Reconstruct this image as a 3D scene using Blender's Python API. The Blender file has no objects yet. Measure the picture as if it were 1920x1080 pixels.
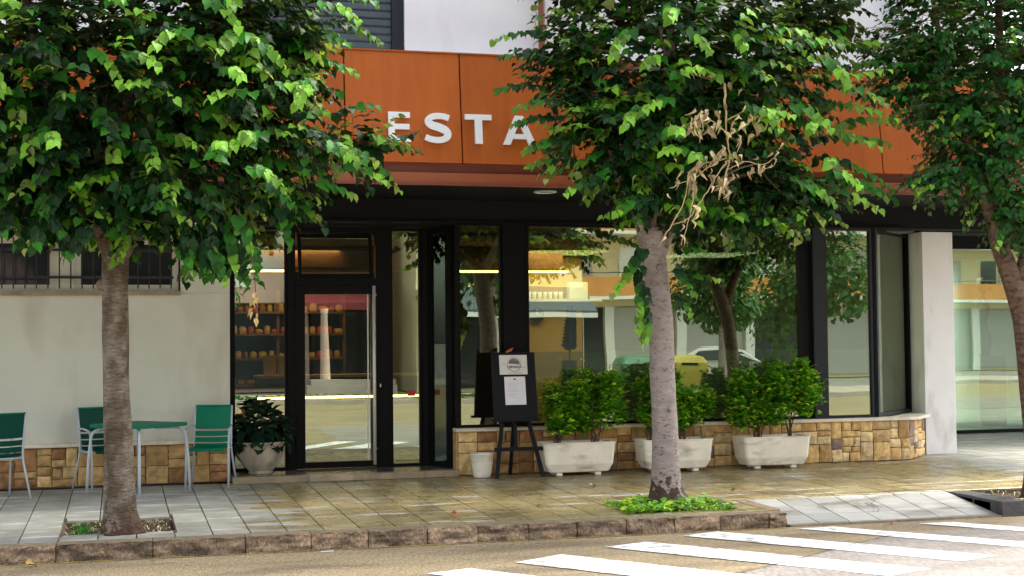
import bpy, bmesh, math, random
import numpy as np
from math import sin, cos, pi, radians, atan2, sqrt
from mathutils import Vector, Matrix, noise
random.seed(7)
C = bpy.context.scene.collection
S = bpy.context.scene

# ------------------------------------------------------------------ camera, sky, sun, exposure
cam = bpy.data.cameras.new('camera'); co = bpy.data.objects.new('camera', cam); C.objects.link(co)
FPX = 2680.0
cam.sensor_width = 36.0; cam.lens = FPX / 1920 * 36; cam.clip_end = 3000; cam.clip_start = 0.1
yaw, pit, roll = math.atan(736 / FPX), math.atan(102 / FPX), 0.0102
fwd = Vector((sin(yaw) * cos(pit), cos(yaw) * cos(pit), sin(pit)))
r0 = Vector((cos(yaw), -sin(yaw), 0)); u0 = r0.cross(fwd)
rc = r0 * cos(roll) - u0 * sin(roll); uc = r0 * sin(roll) + u0 * cos(roll)
mw = Matrix((rc, uc, -fwd)).transposed().to_4x4(); mw.translation = (0, 0, 1.58)
co.matrix_world = mw; S.camera = co

SUN_EL, SUN_AZ = radians(54), radians(72)
w = bpy.data.worlds.new('World'); S.world = w; w.use_nodes = True
nt = w.node_tree; bg = nt.nodes['Background']
sky = nt.nodes.new('ShaderNodeTexSky'); sky.sky_type = 'NISHITA'; sky.sun_disc = False
sky.sun_elevation = SUN_EL; sky.sun_rotation = SUN_AZ; sky.dust_density = 4.0; sky.air_density = 1.0; sky.ozone_density = 1.0
hs = nt.nodes.new('ShaderNodeHueSaturation'); hs.inputs['Saturation'].default_value = 0.4
nt.links.new(sky.outputs[0], hs.inputs['Color']); nt.links.new(hs.outputs[0], bg.inputs[0]); bg.inputs[1].default_value = 0.15
sl = bpy.data.lights.new('sun', 'SUN'); sl.energy = 1.05; sl.angle = radians(18); sl.color = (1, 0.95, 0.86)
so = bpy.data.objects.new('sun', sl); C.objects.link(so)
sd = Vector((sin(SUN_AZ) * cos(SUN_EL), cos(SUN_AZ) * cos(SUN_EL), sin(SUN_EL)))
so.rotation_euler = (-sd).to_track_quat('-Z', 'Y').to_euler(); so.location = (10, -20, 30)
S.view_settings.view_transform = 'Standard'; S.view_settings.look = 'None'; S.view_settings.gamma = 1
S.view_settings.use_curve_mapping = False; S.view_settings.exposure = 2.1
S.cycles.max_bounces = 8; S.cycles.transparent_max_bounces = 16; S.cycles.diffuse_bounces = 3; S.cycles.glossy_bounces = 4
S.cycles.use_denoising = True

# ------------------------------------------------------------------ materials
MATS = {}
def mat(name, col, rough=0.6, var=0.0, vscale=(3, 3, 3), spec=0.5, bump=0.0, bscale=30, metal=0.0, objvar=0.0, col2=None, mscale=None,
        mlo=0.45, mhi=0.6, rough2=None, detail=6, islvar=0.0, bdist=0.01, emis=None, estr=0, zdark=None):
    m = bpy.data.materials.new(name); m.use_nodes = True; n = m.node_tree.nodes; L = m.node_tree.links
    b = n['Principled BSDF']; b.inputs['Roughness'].default_value = rough; b.inputs['Metallic'].default_value = metal
    b.inputs['Specular IOR Level'].default_value = spec
    g = n.new('ShaderNodeNewGeometry'); cur = None
    def rgb(c):
        x = n.new('ShaderNodeRGB'); x.outputs[0].default_value = (*c, 1); return x.outputs[0]
    def posn(scale):
        v = n.new('ShaderNodeVectorMath'); v.operation = 'MULTIPLY'; v.inputs[1].default_value = scale
        L.new(g.outputs['Position'], v.inputs[0]); return v.outputs[0]
    cur = rgb(col)
    if col2:
        t = n.new('ShaderNodeTexNoise'); t.inputs['Scale'].default_value = 1; t.inputs['Detail'].default_value = detail
        L.new(posn(mscale or (2, 2, 2)), t.inputs['Vector'])
        mr = n.new('ShaderNodeMapRange'); mr.inputs[1].default_value = mlo; mr.inputs[2].default_value = mhi
        L.new(t.outputs['Fac'], mr.inputs[0])
        mx = n.new('ShaderNodeMix'); mx.data_type = 'RGBA'
        L.new(mr.outputs[0], mx.inputs['Factor']); L.new(cur, mx.inputs['A']); L.new(rgb(col2), mx.inputs['B']); cur = mx.outputs['Result']
        if rough2 is not None:
            m2 = n.new('ShaderNodeMix'); m2.data_type = 'FLOAT'; m2.inputs['A'].default_value = rough; m2.inputs['B'].default_value = rough2
            L.new(mr.outputs[0], m2.inputs['Factor']); L.new(m2.outputs['Result'], b.inputs['Roughness'])
    if zdark:      # damp, soil-stained foot: colour, height, ragged edge
        sp = n.new('ShaderNodeSeparateXYZ'); L.new(g.outputs['Position'], sp.inputs[0])
        t = n.new('ShaderNodeTexNoise'); t.inputs['Scale'].default_value = 1; t.inputs['Detail'].default_value = 8; L.new(posn((16, 16, 16)), t.inputs['Vector'])
        ma = n.new('ShaderNodeMath'); ma.operation = 'MULTIPLY_ADD'; ma.inputs[1].default_value = zdark[2]; L.new(t.outputs['Fac'], ma.inputs[0]); L.new(sp.outputs[2], ma.inputs[2])
        mr = n.new('ShaderNodeMapRange'); mr.inputs[1].default_value = zdark[1] + zdark[2] * .5 - .02; mr.inputs[2].default_value = zdark[1] + zdark[2] * .5 + .02; mr.inputs[3].default_value = 1; mr.inputs[4].default_value = 0; L.new(ma.outputs[0], mr.inputs[0])
        mx = n.new('ShaderNodeMix'); mx.data_type = 'RGBA'; L.new(mr.outputs[0], mx.inputs['Factor']); L.new(cur, mx.inputs['A']); L.new(rgb(zdark[0]), mx.inputs['B']); cur = mx.outputs['Result']
    facs = []
    if var:
        t = n.new('ShaderNodeTexNoise'); t.inputs['Scale'].default_value = 1; t.inputs['Detail'].default_value = detail
        L.new(posn(vscale), t.inputs['Vector'])
        mr = n.new('ShaderNodeMapRange'); mr.inputs[1].default_value = .3; mr.inputs[2].default_value = .7
        mr.inputs[3].default_value = 1 - var; mr.inputs[4].default_value = 1 + var; L.new(t.outputs['Fac'], mr.inputs[0]); facs.append(mr.outputs[0])
    if objvar:
        o = n.new('ShaderNodeObjectInfo'); mr = n.new('ShaderNodeMapRange'); mr.inputs[3].default_value = 1 - objvar; mr.inputs[4].default_value = 1 + objvar
        L.new(o.outputs['Random'], mr.inputs[0]); facs.append(mr.outputs[0])
    if islvar:
        mr = n.new('ShaderNodeMapRange'); mr.inputs[3].default_value = 1 - islvar; mr.inputs[4].default_value = 1 + islvar
        L.new(g.outputs['Random Per Island'], mr.inputs[0]); facs.append(mr.outputs[0])
    for f in facs:
        v = n.new('ShaderNodeVectorMath'); v.operation = 'SCALE'; L.new(cur, v.inputs[0]); L.new(f, v.inputs['Scale']); cur = v.outputs[0]
    L.new(cur, b.inputs['Base Color'])
    if bump:
        t = n.new('ShaderNodeTexNoise'); t.inputs['Scale'].default_value = 1; t.inputs['Detail'].default_value = 8
        sc = bscale if isinstance(bscale, tuple) else (bscale,) * 3
        L.new(posn(sc), t.inputs['Vector'])
        bp = n.new('ShaderNodeBump'); bp.inputs['Strength'].default_value = bump; bp.inputs['Distance'].default_value = bdist
        L.new(t.outputs['Fac'], bp.inputs['Height']); L.new(bp.outputs[0], b.inputs['Normal'])
    if emis:
        b.inputs['Emission Color'].default_value = (*emis, 1); b.inputs['Emission Strength'].default_value = estr
    MATS[name] = m; return m

mat('asphalt', (.31, .24, .135), .85, .38, (60, 11, 60), bump=1, bscale=(90, 40, 90), bdist=.012, col2=(.19, .145, .085), mscale=(.6, 2.2, 1), mlo=.45, mhi=.66, rough2=.7, detail=5)
mat('tyre_mark', (.17, .165, .15), .6, .3, (20, 20, 20)); mat('asphalt_far', (.2, .19, .18), .8, .15, (1, 1, 1))
mat('patch', (.27, .24, .21), .8, .36, (60, 11, 60), bump=1, bscale=(90, 40, 90), bdist=.012, col2=(.18, .155, .13), mscale=(.9, 2.4, 1), mlo=.45, mhi=.7, detail=5)
mat('stripe', (.84, .84, .82), .55, .05, (20, 20, 20), bump=.5, bscale=120, bdist=.004, col2=(.42, .39, .34), mscale=(9, 9, 9), mlo=.54, mhi=.64, detail=14)
mat('yellow_paint', (.38, .27, .04), .6, .2, (20, 20, 20), col2=(.16, .13, .08), mscale=(6, 20, 6), mlo=.5, mhi=.62, detail=10)
mat('kerb', (.34, .24, .15), .75, .35, (40, 40, 25), bump=1.0, bscale=(45, 45, 28), bdist=.035, objvar=.25, col2=(.10, .065, .04), mscale=(4, 4, 15), mlo=.40, mhi=.62, detail=14)
mat('kerb_top', (.22, .17, .11), .6, .25, (14, 14, 14), bump=.6, bscale=60, objvar=.15)
mat('kerb_dark', (.06, .058, .06), .5, .3, (14, 14, 14), bump=.8, bscale=50, objvar=.1)
mat('soil', (.045, .027, .016), .9, .5, (30, 30, 30), bump=1, bscale=50, bdist=.03)
mat('mortar', (.13, .095, .055), .9, .2, (20, 20, 20), bump=.5, bscale=60)
mat('stucco', (.65, .655, .54), .85, .05, (1.2, 1.2, 1.2), bump=.25, bscale=90, bdist=.003, col2=(.52, .49, .39), mscale=(2.2, 2.2, .8), mlo=.45, mhi=.72, detail=9)
mat('white_wall', (.74, .74, .76), .85, .04, (2, 2, 2), bump=.3, bscale=60, bdist=.004, col2=(.62, .62, .64), mscale=(2, 2, .8), mlo=.5, mhi=.8)
mat('column_paint', (.84, .83, .82), .8, .04, (2, 2, 2), bump=.2, bscale=60, bdist=.003, col2=(.52, .48, .42), mscale=(4, 4, 1.2), mlo=.55, mhi=.8)
mat('terracotta', (.47, .115, .018), .55, .10, (1.6, 1.6, .5), spec=.2, col2=(.43, .10, .015), mscale=(14, 14, .6), mlo=.4, mhi=.7, bump=.05, bscale=2, objvar=.04)
mat('terracotta_shaded', (.33, .085, .028), .5, .1, (2, 2, 1)); mat('terracotta_dark', (.21, .055, .03), .5, .1, (2, 2, 2))  # trim board: same terracotta, darkened to paint the shade on it
mat('soffit', (.012, .0125, .013), .7, .1, (1, 1, 1), spec=.08)
mat('black_frame', (.004, .0045, .005), .5, .15, (2, 2, 2), spec=.12)
mat('grey_frame', (.02, .025, .03), .5, spec=.2)
mat('shutter', (.05, .07, .085), .5, .1, (3, 3, 3))
mat('stone_cap', (.76, .68, .53), .55, .14, (8, 8, 8), bump=.3, bscale=40, objvar=.1, bdist=.004)
mat('step_stone', (.36, .28, .17), .45, .25, (8, 8, 8), bump=.4, bscale=40, objvar=.2)
mat('step_tread', (.12, .10, .08), .25, .3, (5, 5, 5))
for i, c in enumerate([(.66, .45, .19), (.52, .32, .12), (.72, .54, .28), (.38, .19, .07), (.27, .185, .15), (.70, .46, .18)]):
    mat('stone%d' % i, c, .8, .28, (11, 11, 11), bump=.9, bscale=22, bdist=.015, objvar=.18, col2=tuple(x * .55 for x in c), mscale=(7, 7, 7), mlo=.58, mhi=.75)
mat('tile_dry', (.38, .375, .34), .5, .10, (2.5, 8, 1), bump=.25, bscale=70, bdist=.003, objvar=.16, col2=(.24, .215, .17), mscale=(1.5, 4.5, 1), mlo=.50, mhi=.66, rough2=.35)
mat('white_concrete', (.88, .81, .65), .7, .08, (5, 5, 5), bump=.3, bscale=70, bdist=.003, col2=(.46, .41, .33), mscale=(3, 3, 9), mlo=.55, mhi=.75)
mat('bowl_concrete', (.50, .44, .33), .75, .14, (5, 5, 5), bump=.4, bscale=50, bdist=.004, col2=(.30, .24, .16), mscale=(9, 9, 2), mlo=.5, mhi=.7)
mat('chair_green', (.0, .17, .088), .5, .05, (3, 3, 3), spec=.2)
mat('chair_green_shaded', (.0, .06, .042), .5, spec=.2)  # the same green darkened: shade on two chairs put into the colour
mat('chair_grey', (.47, .53, .56), .4)
mat('easel_black', (.006, .0065, .009), .6, spec=.2)
mat('paper', (.68, .67, .62), .7)
mat('paper_white', (.74, .73, .76), .6)
mat('ink', (.03, .03, .03), .6)
mat('ink_grey', (.22, .22, .22), .6)
mat('faint_ink', (.45, .45, .47), .6)
mat('letter_white', (.85, .88, .9), .35)
mat('steel', (.75, .73, .66), .4, metal=.2)
mat('iron', (.02, .02, .022), .5)
mat('bark_a', (.085, .058, .034), .85, .45, (14, 14, 60), bump=1, bscale=(26, 26, 60), bdist=.03, col2=(.19, .155, .12), mscale=(7, 7, 5), mlo=.44, mhi=.62, detail=12, zdark=((.07, .032, .018), .06, .6))
mat('bark_b', (.27, .225, .20), .8, .22, (9, 9, 22), bump=1, bscale=(30, 30, 55), bdist=.015, col2=(.10, .065, .045), mscale=(20, 20, 44), mlo=.60, mhi=.68, detail=8, zdark=((.06, .03, .018), .16, .9))
mat('bark_c', (.13, .078, .048), .8, .3, (8, 8, 30), bump=1, bscale=(30, 30, 60), bdist=.02, col2=(.06, .03, .02), mscale=(12, 12, 20), mlo=.5, mhi=.62)
mat('twig', (.10, .075, .04), .8); mat('dead_twig', (.42, .30, .15), .8, .2, (30, 30, 30)); mat('dry_leaf', (.60, .50, .28), .8, .2, (20, 20, 20), islvar=.35)
mat('curb_leaf', (.45, .28, .05), .7); mat('red_bar', (.15, .02, .03), .5)
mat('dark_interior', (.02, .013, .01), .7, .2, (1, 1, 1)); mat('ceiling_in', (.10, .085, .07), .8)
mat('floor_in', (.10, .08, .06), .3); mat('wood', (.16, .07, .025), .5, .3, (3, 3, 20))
mat('yellow_wall', (.50, .32, .09), .8); mat('bread', (.42, .17, .045), .7, .3, (15, 15, 15), objvar=.4); mat('red_item', (.5, .05, .02), .5, objvar=.4)
mat('bag', (.48, .32, .14), .7); mat('cup', (.8, .8, .8), .4); mat('pale_room', (.34, .37, .31), .8)
mat('bronze', (.06, .06, .055), .4, metal=.4); mat('plinth', (.10, .055, .03), .7, .4, (10, 10, 10), bump=.6, bscale=20)
mat('led', (1, .8, .4), emis=(1, .55, .16), estr=5.0)
mat('ring', (.7, .68, .62), .3); mat('lens', (.3, .3, .28), .2)
mat('cream', (.72, .60, .36), .85, .06, (1, 1, 1)); mat('orange_wall', (.60, .27, .08), .85, .08, (1, 1, 1)); mat('grey_shutter', (.38, .37, .34), .6)
mat('pink_wall', (.52, .36, .30), .85, .05, (1, 1, 1)); mat('awning_red', (.16, .012, .02), .6); mat('awning_blue', (.06, .08, .095), .6); mat('white_trim', (.75, .74, .7), .6)
mat('dark_glass', (.03, .035, .04), .08); mat('opp_paving', (.40, .34, .30), .7, .1, (2, 2, 2))
mat('car_white', (.75, .76, .78), .25); mat('tyre', (.02, .02, .02), .8); mat('tail', (.5, .02, .02), .3); mat('rim', (.5, .5, .5), .3, metal=1)
mat('bin_yellow', (.45, .35, .04), .5); mat('bin_green', (.05, .16, .09), .5); mat('orange_thing', (.5, .12, .02), .6)
mat('blue_sign', (.03, .10, .42), .5)

def glassmat(name, tint, fac, warp):
    m = bpy.data.materials.new(name); m.use_nodes = True; n = m.node_tree.nodes; L = m.node_tree.links; n.clear()
    o = n.new('ShaderNodeOutputMaterial'); mx = n.new('ShaderNodeMixShader'); t = n.new('ShaderNodeBsdfTransparent'); g = n.new('ShaderNodeBsdfGlossy')
    t.inputs[0].default_value = (*tint, 1); g.inputs['Roughness'].default_value = 0.0; g.inputs['Color'].default_value = (.84, .93, .78, 1)
    lw = n.new('ShaderNodeFresnel'); lw.inputs[0].default_value = 1.5
    a = n.new('ShaderNodeMath'); a.operation = 'ADD'; a.inputs[1].default_value = fac; L.new(lw.outputs[0], a.inputs[0]); a.use_clamp = True
    geo = n.new('ShaderNodeNewGeometry'); tx = n.new('ShaderNodeTexNoise'); tx.inputs['Scale'].default_value = .9; tx.inputs['Detail'].default_value = 1
    L.new(geo.outputs['Position'], tx.inputs['Vector']); bp = n.new('ShaderNodeBump'); bp.inputs['Strength'].default_value = 1; bp.inputs['Distance'].default_value = warp
    L.new(tx.outputs['Fac'], bp.inputs['Height']); L.new(bp.outputs[0], g.inputs['Normal'])
    L.new(a.outputs[0], mx.inputs[0]); L.new(t.outputs[0], mx.inputs[1]); L.new(g.outputs[0], mx.inputs[2]); L.new(mx.outputs[0], o.inputs[0]); MATS[name] = m
glassmat('glass', (.76, .84, .74), .23, .0011)
glassmat('glass_right', (.70, .85, .74), .24, .0007)
def filmmat():
    m = bpy.data.materials.new('film'); m.use_nodes = True; n = m.node_tree.nodes; L = m.node_tree.links; n.clear()
    o = n.new('ShaderNodeOutputMaterial'); mx = n.new('ShaderNodeMixShader'); t = n.new('ShaderNodeBsdfTransparent'); g = n.new('ShaderNodeBsdfDiffuse')
    g.inputs[0].default_value = (.42, .55, .45, 1); mx.inputs[0].default_value = .28
    L.new(t.outputs[0], mx.inputs[1]); L.new(g.outputs[0], mx.inputs[2]); L.new(mx.outputs[0], o.inputs[0]); MATS['film'] = m
filmmat()
def leafmat(name, top, under, trans=.3, rough=.5, var=.55):
    m = bpy.data.materials.new(name); m.use_nodes = True; n = m.node_tree.nodes; L = m.node_tree.links
    b = n['Principled BSDF']; b.inputs['Roughness'].default_value = rough; b.inputs['Specular IOR Level'].default_value = .22
    g = n.new('ShaderNodeNewGeometry'); mx = n.new('ShaderNodeMix'); mx.data_type = 'RGBA'
    mx.inputs['A'].default_value = (*top, 1); mx.inputs['B'].default_value = (*under, 1); L.new(g.outputs['Backfacing'], mx.inputs['Factor'])
    oi = n.new('ShaderNodeObjectInfo'); ad = n.new('ShaderNodeMath'); ad.operation = 'ADD'
    L.new(g.outputs['Random Per Island'], ad.inputs[0]); L.new(oi.outputs['Random'], ad.inputs[1])
    fr = n.new('ShaderNodeMath'); fr.operation = 'FRACT'; L.new(ad.outputs[0], fr.inputs[0])
    mr = n.new('ShaderNodeMapRange'); mr.inputs[3].default_value = 1 - var; mr.inputs[4].default_value = 1 + var; L.new(fr.outputs[0], mr.inputs[0])
    v = n.new('ShaderNodeVectorMath'); v.operation = 'SCALE'; L.new(mx.outputs['Result'], v.inputs[0]); L.new(mr.outputs[0], v.inputs['Scale'])
    L.new(v.outputs[0], b.inputs['Base Color'])
    tr = n.new('ShaderNodeBsdfTranslucent'); v2 = n.new('ShaderNodeVectorMath'); v2.operation = 'MULTIPLY'; v2.inputs[1].default_value = (1.6, 1.5, .5)
    L.new(v.outputs[0], v2.inputs[0]); L.new(v2.outputs[0], tr.inputs[0])
    ms = n.new('ShaderNodeMixShader'); ms.inputs[0].default_value = trans; L.new(b.outputs[0], ms.inputs[1]); L.new(tr.outputs[0], ms.inputs[2])
    L.new(ms.outputs[0], n['Material Output'].inputs[0]); MATS[name] = m
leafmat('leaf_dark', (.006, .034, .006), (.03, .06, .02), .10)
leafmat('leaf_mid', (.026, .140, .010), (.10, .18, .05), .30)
leafmat('leaf_young', (.15, .34, .03), (.26, .36, .12), .36)
leafmat('leaf_small', (.016, .085, .016), (.07, .13, .045), .22)
leafmat('shrub_leaf', (.10, .34, .016), (.14, .34, .03), .35, var=.65)
leafmat('shrub_young', (.42, .62, .04), (.36, .5, .05), .4)
leafmat('pot_leaf', (.008, .030, .014), (.02, .05, .03), .1)
leafmat('weed', (.12, .32, .02), (.16, .32, .05), .35, var=.45)
leafmat('far_leaf', (.05, .13, .03), (.07, .15, .04), .3, var=.5)

# ------------------------------------------------------------------ helpers
def tag(o, label=None, cat=None, group=None, kind=None):
    if label: o['label'] = label
    if cat: o['category'] = cat
    if group: o['group'] = group
    if kind: o['kind'] = kind
    return o
def thing(name, loc=(0, 0, 0), rz=0, label=None, cat=None, group=None, kind=None, parent=None):
    o = bpy.data.objects.new(name, None); C.objects.link(o); o.empty_display_size = .2
    o.location = loc; o.rotation_euler = (0, 0, rz)
    if parent: o.parent = parent
    return tag(o, label, cat, group, kind)
def wloc(p):
    v = Vector((0, 0, 0))
    while p is not None: v += p.location; p = p.parent
    return v
class MB:
    def __init__(s): s.v = []; s.f = []; s.m = []
    def add(s, vs, fs, mi=0):
        b = len(s.v); s.v += [tuple(x) for x in vs]; s.f += [tuple(i + b for i in f) for f in fs]; s.m += [mi] * len(fs); return s
    def box(s, x0, x1, y0, y1, z0, z1, mi=0):
        return s.add([(x0, y0, z0), (x1, y0, z0), (x1, y1, z0), (x0, y1, z0), (x0, y0, z1), (x1, y0, z1), (x1, y1, z1), (x0, y1, z1)],
                     [(0, 3, 2, 1), (4, 5, 6, 7), (0, 1, 5, 4), (1, 2, 6, 5), (2, 3, 7, 6), (3, 0, 4, 7)], mi)
    def prism(s, poly, z0, z1, mi=0):
        n = len(poly)
        return s.add([(x, y, z0) for x, y in poly] + [(x, y, z1) for x, y in poly],
                     [tuple(range(n))[::-1], tuple(range(n, 2 * n))] + [(i, (i + 1) % n, n + (i + 1) % n, n + i) for i in range(n)], mi)
    def tube(s, pts, rad, sides=8, cap=True, mi=0, disp=None):
        pts = [Vector(p) for p in pts]; n = len(pts)
        if not isinstance(rad, (list, tuple)): rad = [rad] * n
        vs = []; fs = []; ref = None
        for i, p in enumerate(pts):
            d = (pts[min(i + 1, n - 1)] - pts[max(i - 1, 0)]).normalized()
            if ref is None: ref = Vector((1, 0, 0)) if abs(d.x) < .8 else Vector((0, 1, 0))
            a = (ref - d * ref.dot(d)).normalized(); ref = a; b = d.cross(a)
            for k in range(sides):
                t = 2 * pi * k / sides; rr = rad[i]
                q = p + (a * cos(t) + b * sin(t)) * rr
                if disp: q = p + (q - p) * (1 + disp(q))
                vs.append(q)
        for i in range(n - 1):
            for k in range(sides):
                k2 = (k + 1) % sides; fs.append((i * sides + k, i * sides + k2, (i + 1) * sides + k2, (i + 1) * sides + k))
        if cap: fs.append(tuple(range(sides))[::-1]); fs.append(tuple(range((n - 1) * sides, n * sides)))
        return s.add(vs, fs, mi)
    def lathe(s, prof, cx=0, cy=0, sides=24, mi=0):
        vs = []; fs = []; n = len(prof)
        for r, z in prof:
            for k in range(sides): vs.append((cx + r * cos(2 * pi * k / sides), cy + r * sin(2 * pi * k / sides), z))
        for i in range(n - 1):
            for k in range(sides):
                k2 = (k + 1) % sides; fs.append((i * sides + k, i * sides + k2, (i + 1) * sides + k2, (i + 1) * sides + k))
        fs.append(tuple(range(sides))[::-1]); fs.append(tuple(range((n - 1) * sides, n * sides)))
        return s.add(vs, fs, mi)
    def build(s, name, m, parent=None, loc=None, smooth=False, bevel=0, world=True, kind=None):
        me = bpy.data.meshes.new(name)
        off = wloc(parent) if (parent is not None and world) else Vector((0, 0, 0))
        l = Vector(loc) if loc is not None else Vector((0, 0, 0))
        me.from_pydata([tuple(Vector(v) - off - l) for v in s.v], [], s.f)
        for x in (m if isinstance(m, (list, tuple)) else [m]): me.materials.append(MATS[x])
        if any(s.m): me.polygons.foreach_set('material_index', s.m)
        if bevel:
            bm = bmesh.new(); bm.from_mesh(me)
            bmesh.ops.bevel(bm, geom=bm.edges[:], offset=bevel, segments=2, profile=.6, affect='EDGES', clamp_overlap=True)
            bm.to_mesh(me); bm.free()
        if smooth: me.polygons.foreach_set('use_smooth', [True] * len(me.polygons))
        me.update()
        o = bpy.data.objects.new(name, me); C.objects.link(o); o.location = l
        if parent: o.parent = parent
        if kind: o['kind'] = kind
        return o
def box(name, x0, x1, y0, y1, z0, z1, m, parent=None, bevel=0):
    b = MB().box(x0, x1, y0, y1, z0, z1); c = None
    if parent is None: c = ((x0 + x1) / 2, (y0 + y1) / 2, z0)
    return b.build(name, m, parent, loc=c, bevel=bevel)
def copy_tree(o, parent=None):
    c = o.copy(); C.objects.link(c); c.parent = parent
    for ch in list(o.children): copy_tree(ch, c)
    return c
def inst(me, name, loc, parent, rot=None, scale=None):
    o = bpy.data.objects.new(name, me); C.objects.link(o); o.parent = parent; o.location = loc
    if rot is not None: o.rotation_euler = rot
    if scale is not None: o.scale = scale
    return o
def NZ(p, s=1.0, seed=0): return noise.noise(Vector((p[0] * s + seed, p[1] * s, p[2] * s)))
def text(txt, size, loc, parent, m, name='lettering', bold=.0, ext=.0008, rx=pi / 2):
    cu = bpy.data.curves.new(name, 'FONT'); cu.body = txt; cu.size = size; cu.align_x = 'CENTER'; cu.extrude = ext; cu.offset = bold; cu.resolution_u = 3
    t = bpy.data.objects.new(name, cu); C.objects.link(t); bpy.context.view_layer.update()
    me = bpy.data.meshes.new_from_object(t.evaluated_get(bpy.context.evaluated_depsgraph_get())); bpy.data.objects.remove(t)
    me.materials.clear(); me.materials.append(MATS[m]); o = bpy.data.objects.new(name, me); C.objects.link(o)
    o.parent = parent; o.location = loc; o.rotation_euler = (rx, 0, 0); return o

# ------------------------------------------------------------------ ground, road, pavement
FY = 16.65                       # facade plane
KY = 12.47                       # kerb face
def pz(y): return -.055 * max(0, min(1, (FY - y) / 4.1)) if y < FY else 0.0
g = MB().add([(-1500, -1500, -.235), (1500, -1500, -.235), (1500, 1500, -.235), (-1500, 1500, -.235)], [(0, 1, 2, 3)]).build('ground', 'asphalt_far'); tag(g, kind='structure')
road = MB().add([(-70, -6.7, -.2), (120, -6.7, -.2), (120, KY, -.2), (-70, KY, -.2)], [(0, 1, 2, 3)]).build('road', 'asphalt'); tag(road, kind='structure')
# resurfaced patch on the right of the crossing
MB().add([(3.9, 8.5, -.196), (4.0, 9.7, -.196), (5.2, 10.55, -.196), (6.6, 11.55, -.196), (9.5, 12.25, -.196), (30, 12.3, -.196), (30, 4, -.196), (4, 4, -.196)], [tuple(range(8))[::-1]]).build('asphalt_patch', 'patch', road)
STR = [((2.28, 10.88), (2.66, 11.02)), ((3.07, 11.19), (3.55, 11.48)), ((4.04, 11.77), (4.49, 11.96)), ((4.94, 12.2), (5.35, 12.38)), ((6.13, 12.30), (6.52, 12.31)), ((7.38, 12.25), (7.74, 12.24))]
DV = (1.52, -2.13)
for k in range(-3, 0): STR.append(((2.28 + .9 * k, 10.88 + .42 * k), (2.7 + .9 * k, 11.04 + .42 * k)))
for (a, b_) in STR:
    q = []; n = 14
    for i in range(n + 1):
        t = i / n; q.append((a[0] + DV[0] * t + random.uniform(-.008, .008), a[1] + DV[1] * t + random.uniform(-.008, .008), -.192))
    for i in range(n, -1, -1):
        t = i / n; q.append((b_[0] + DV[0] * t + random.uniform(-.008, .008), b_[1] + DV[1] * t + random.uniform(-.008, .008), -.192))
    # cut with a kerb-side margin
    MB().add(q, [tuple(range(len(q)))[::-1]]).build('crossing_stripe', 'stripe', road)
MB().add([(-12, KY - .07, -.196), (6.1, KY - .07, -.196), (6.1, KY - .025, -.196), (-12, KY - .025, -.196)], [(0, 1, 2, 3)]).build('yellow_line', 'yellow_paint', road)
# white litter and small debris lie further down

side = thing('pavement', (0, 0, 0), kind='structure')
PITS = [(-.48, .48, 13.02, 13.98), (4.72, 5.78, 12.86, 13.80), (8.72, 9.75, 12.72, 13.50)]
# bedding below the tiles
bd = MB()
def sbox(b, x0, x1, y0, y1, dz, mi=0):
    b.add([(x0, y0, -.3), (x1, y0, -.3), (x1, y1, -.3), (x0, y1, -.3), (x0, y0, pz(y0) + dz), (x1, y0, pz(y0) + dz), (x1, y1, pz(y1) + dz), (x0, y1, pz(y1) + dz)],
          [(0, 3, 2, 1), (4, 5, 6, 7), (0, 1, 5, 4), (1, 2, 6, 5), (2, 3, 7, 6), (3, 0, 4, 7)], mi)
RX0, RX1, RYB = 6.14, 8.44, 13.44
for x0, x1, y0, y1 in [(-60, -.48, 12.66, 17.5), (-.48, .48, 12.66, 13.02), (-.48, .48, 13.98, 17.5), (.48, 4.72, 12.66, 17.5), (4.72, 5.78, 12.66, 12.86), (4.72, 5.78, 13.8, 17.5), (5.78, RX0, 12.66, 17.5),
                       (RX0, RX1, RYB, 17.5), (RX1, 8.72, 12.66, 17.5), (8.72, 9.75, 12.55, 12.72), (8.72, 9.75, 13.5, 17.5), (9.75, 90, 12.55, 17.5), (10.3, 90, 17.5, 26)]:
    sbox(bd, x0, x1, y0, y1, -.022)
bd.build('bedding', 'mortar', side)
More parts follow.
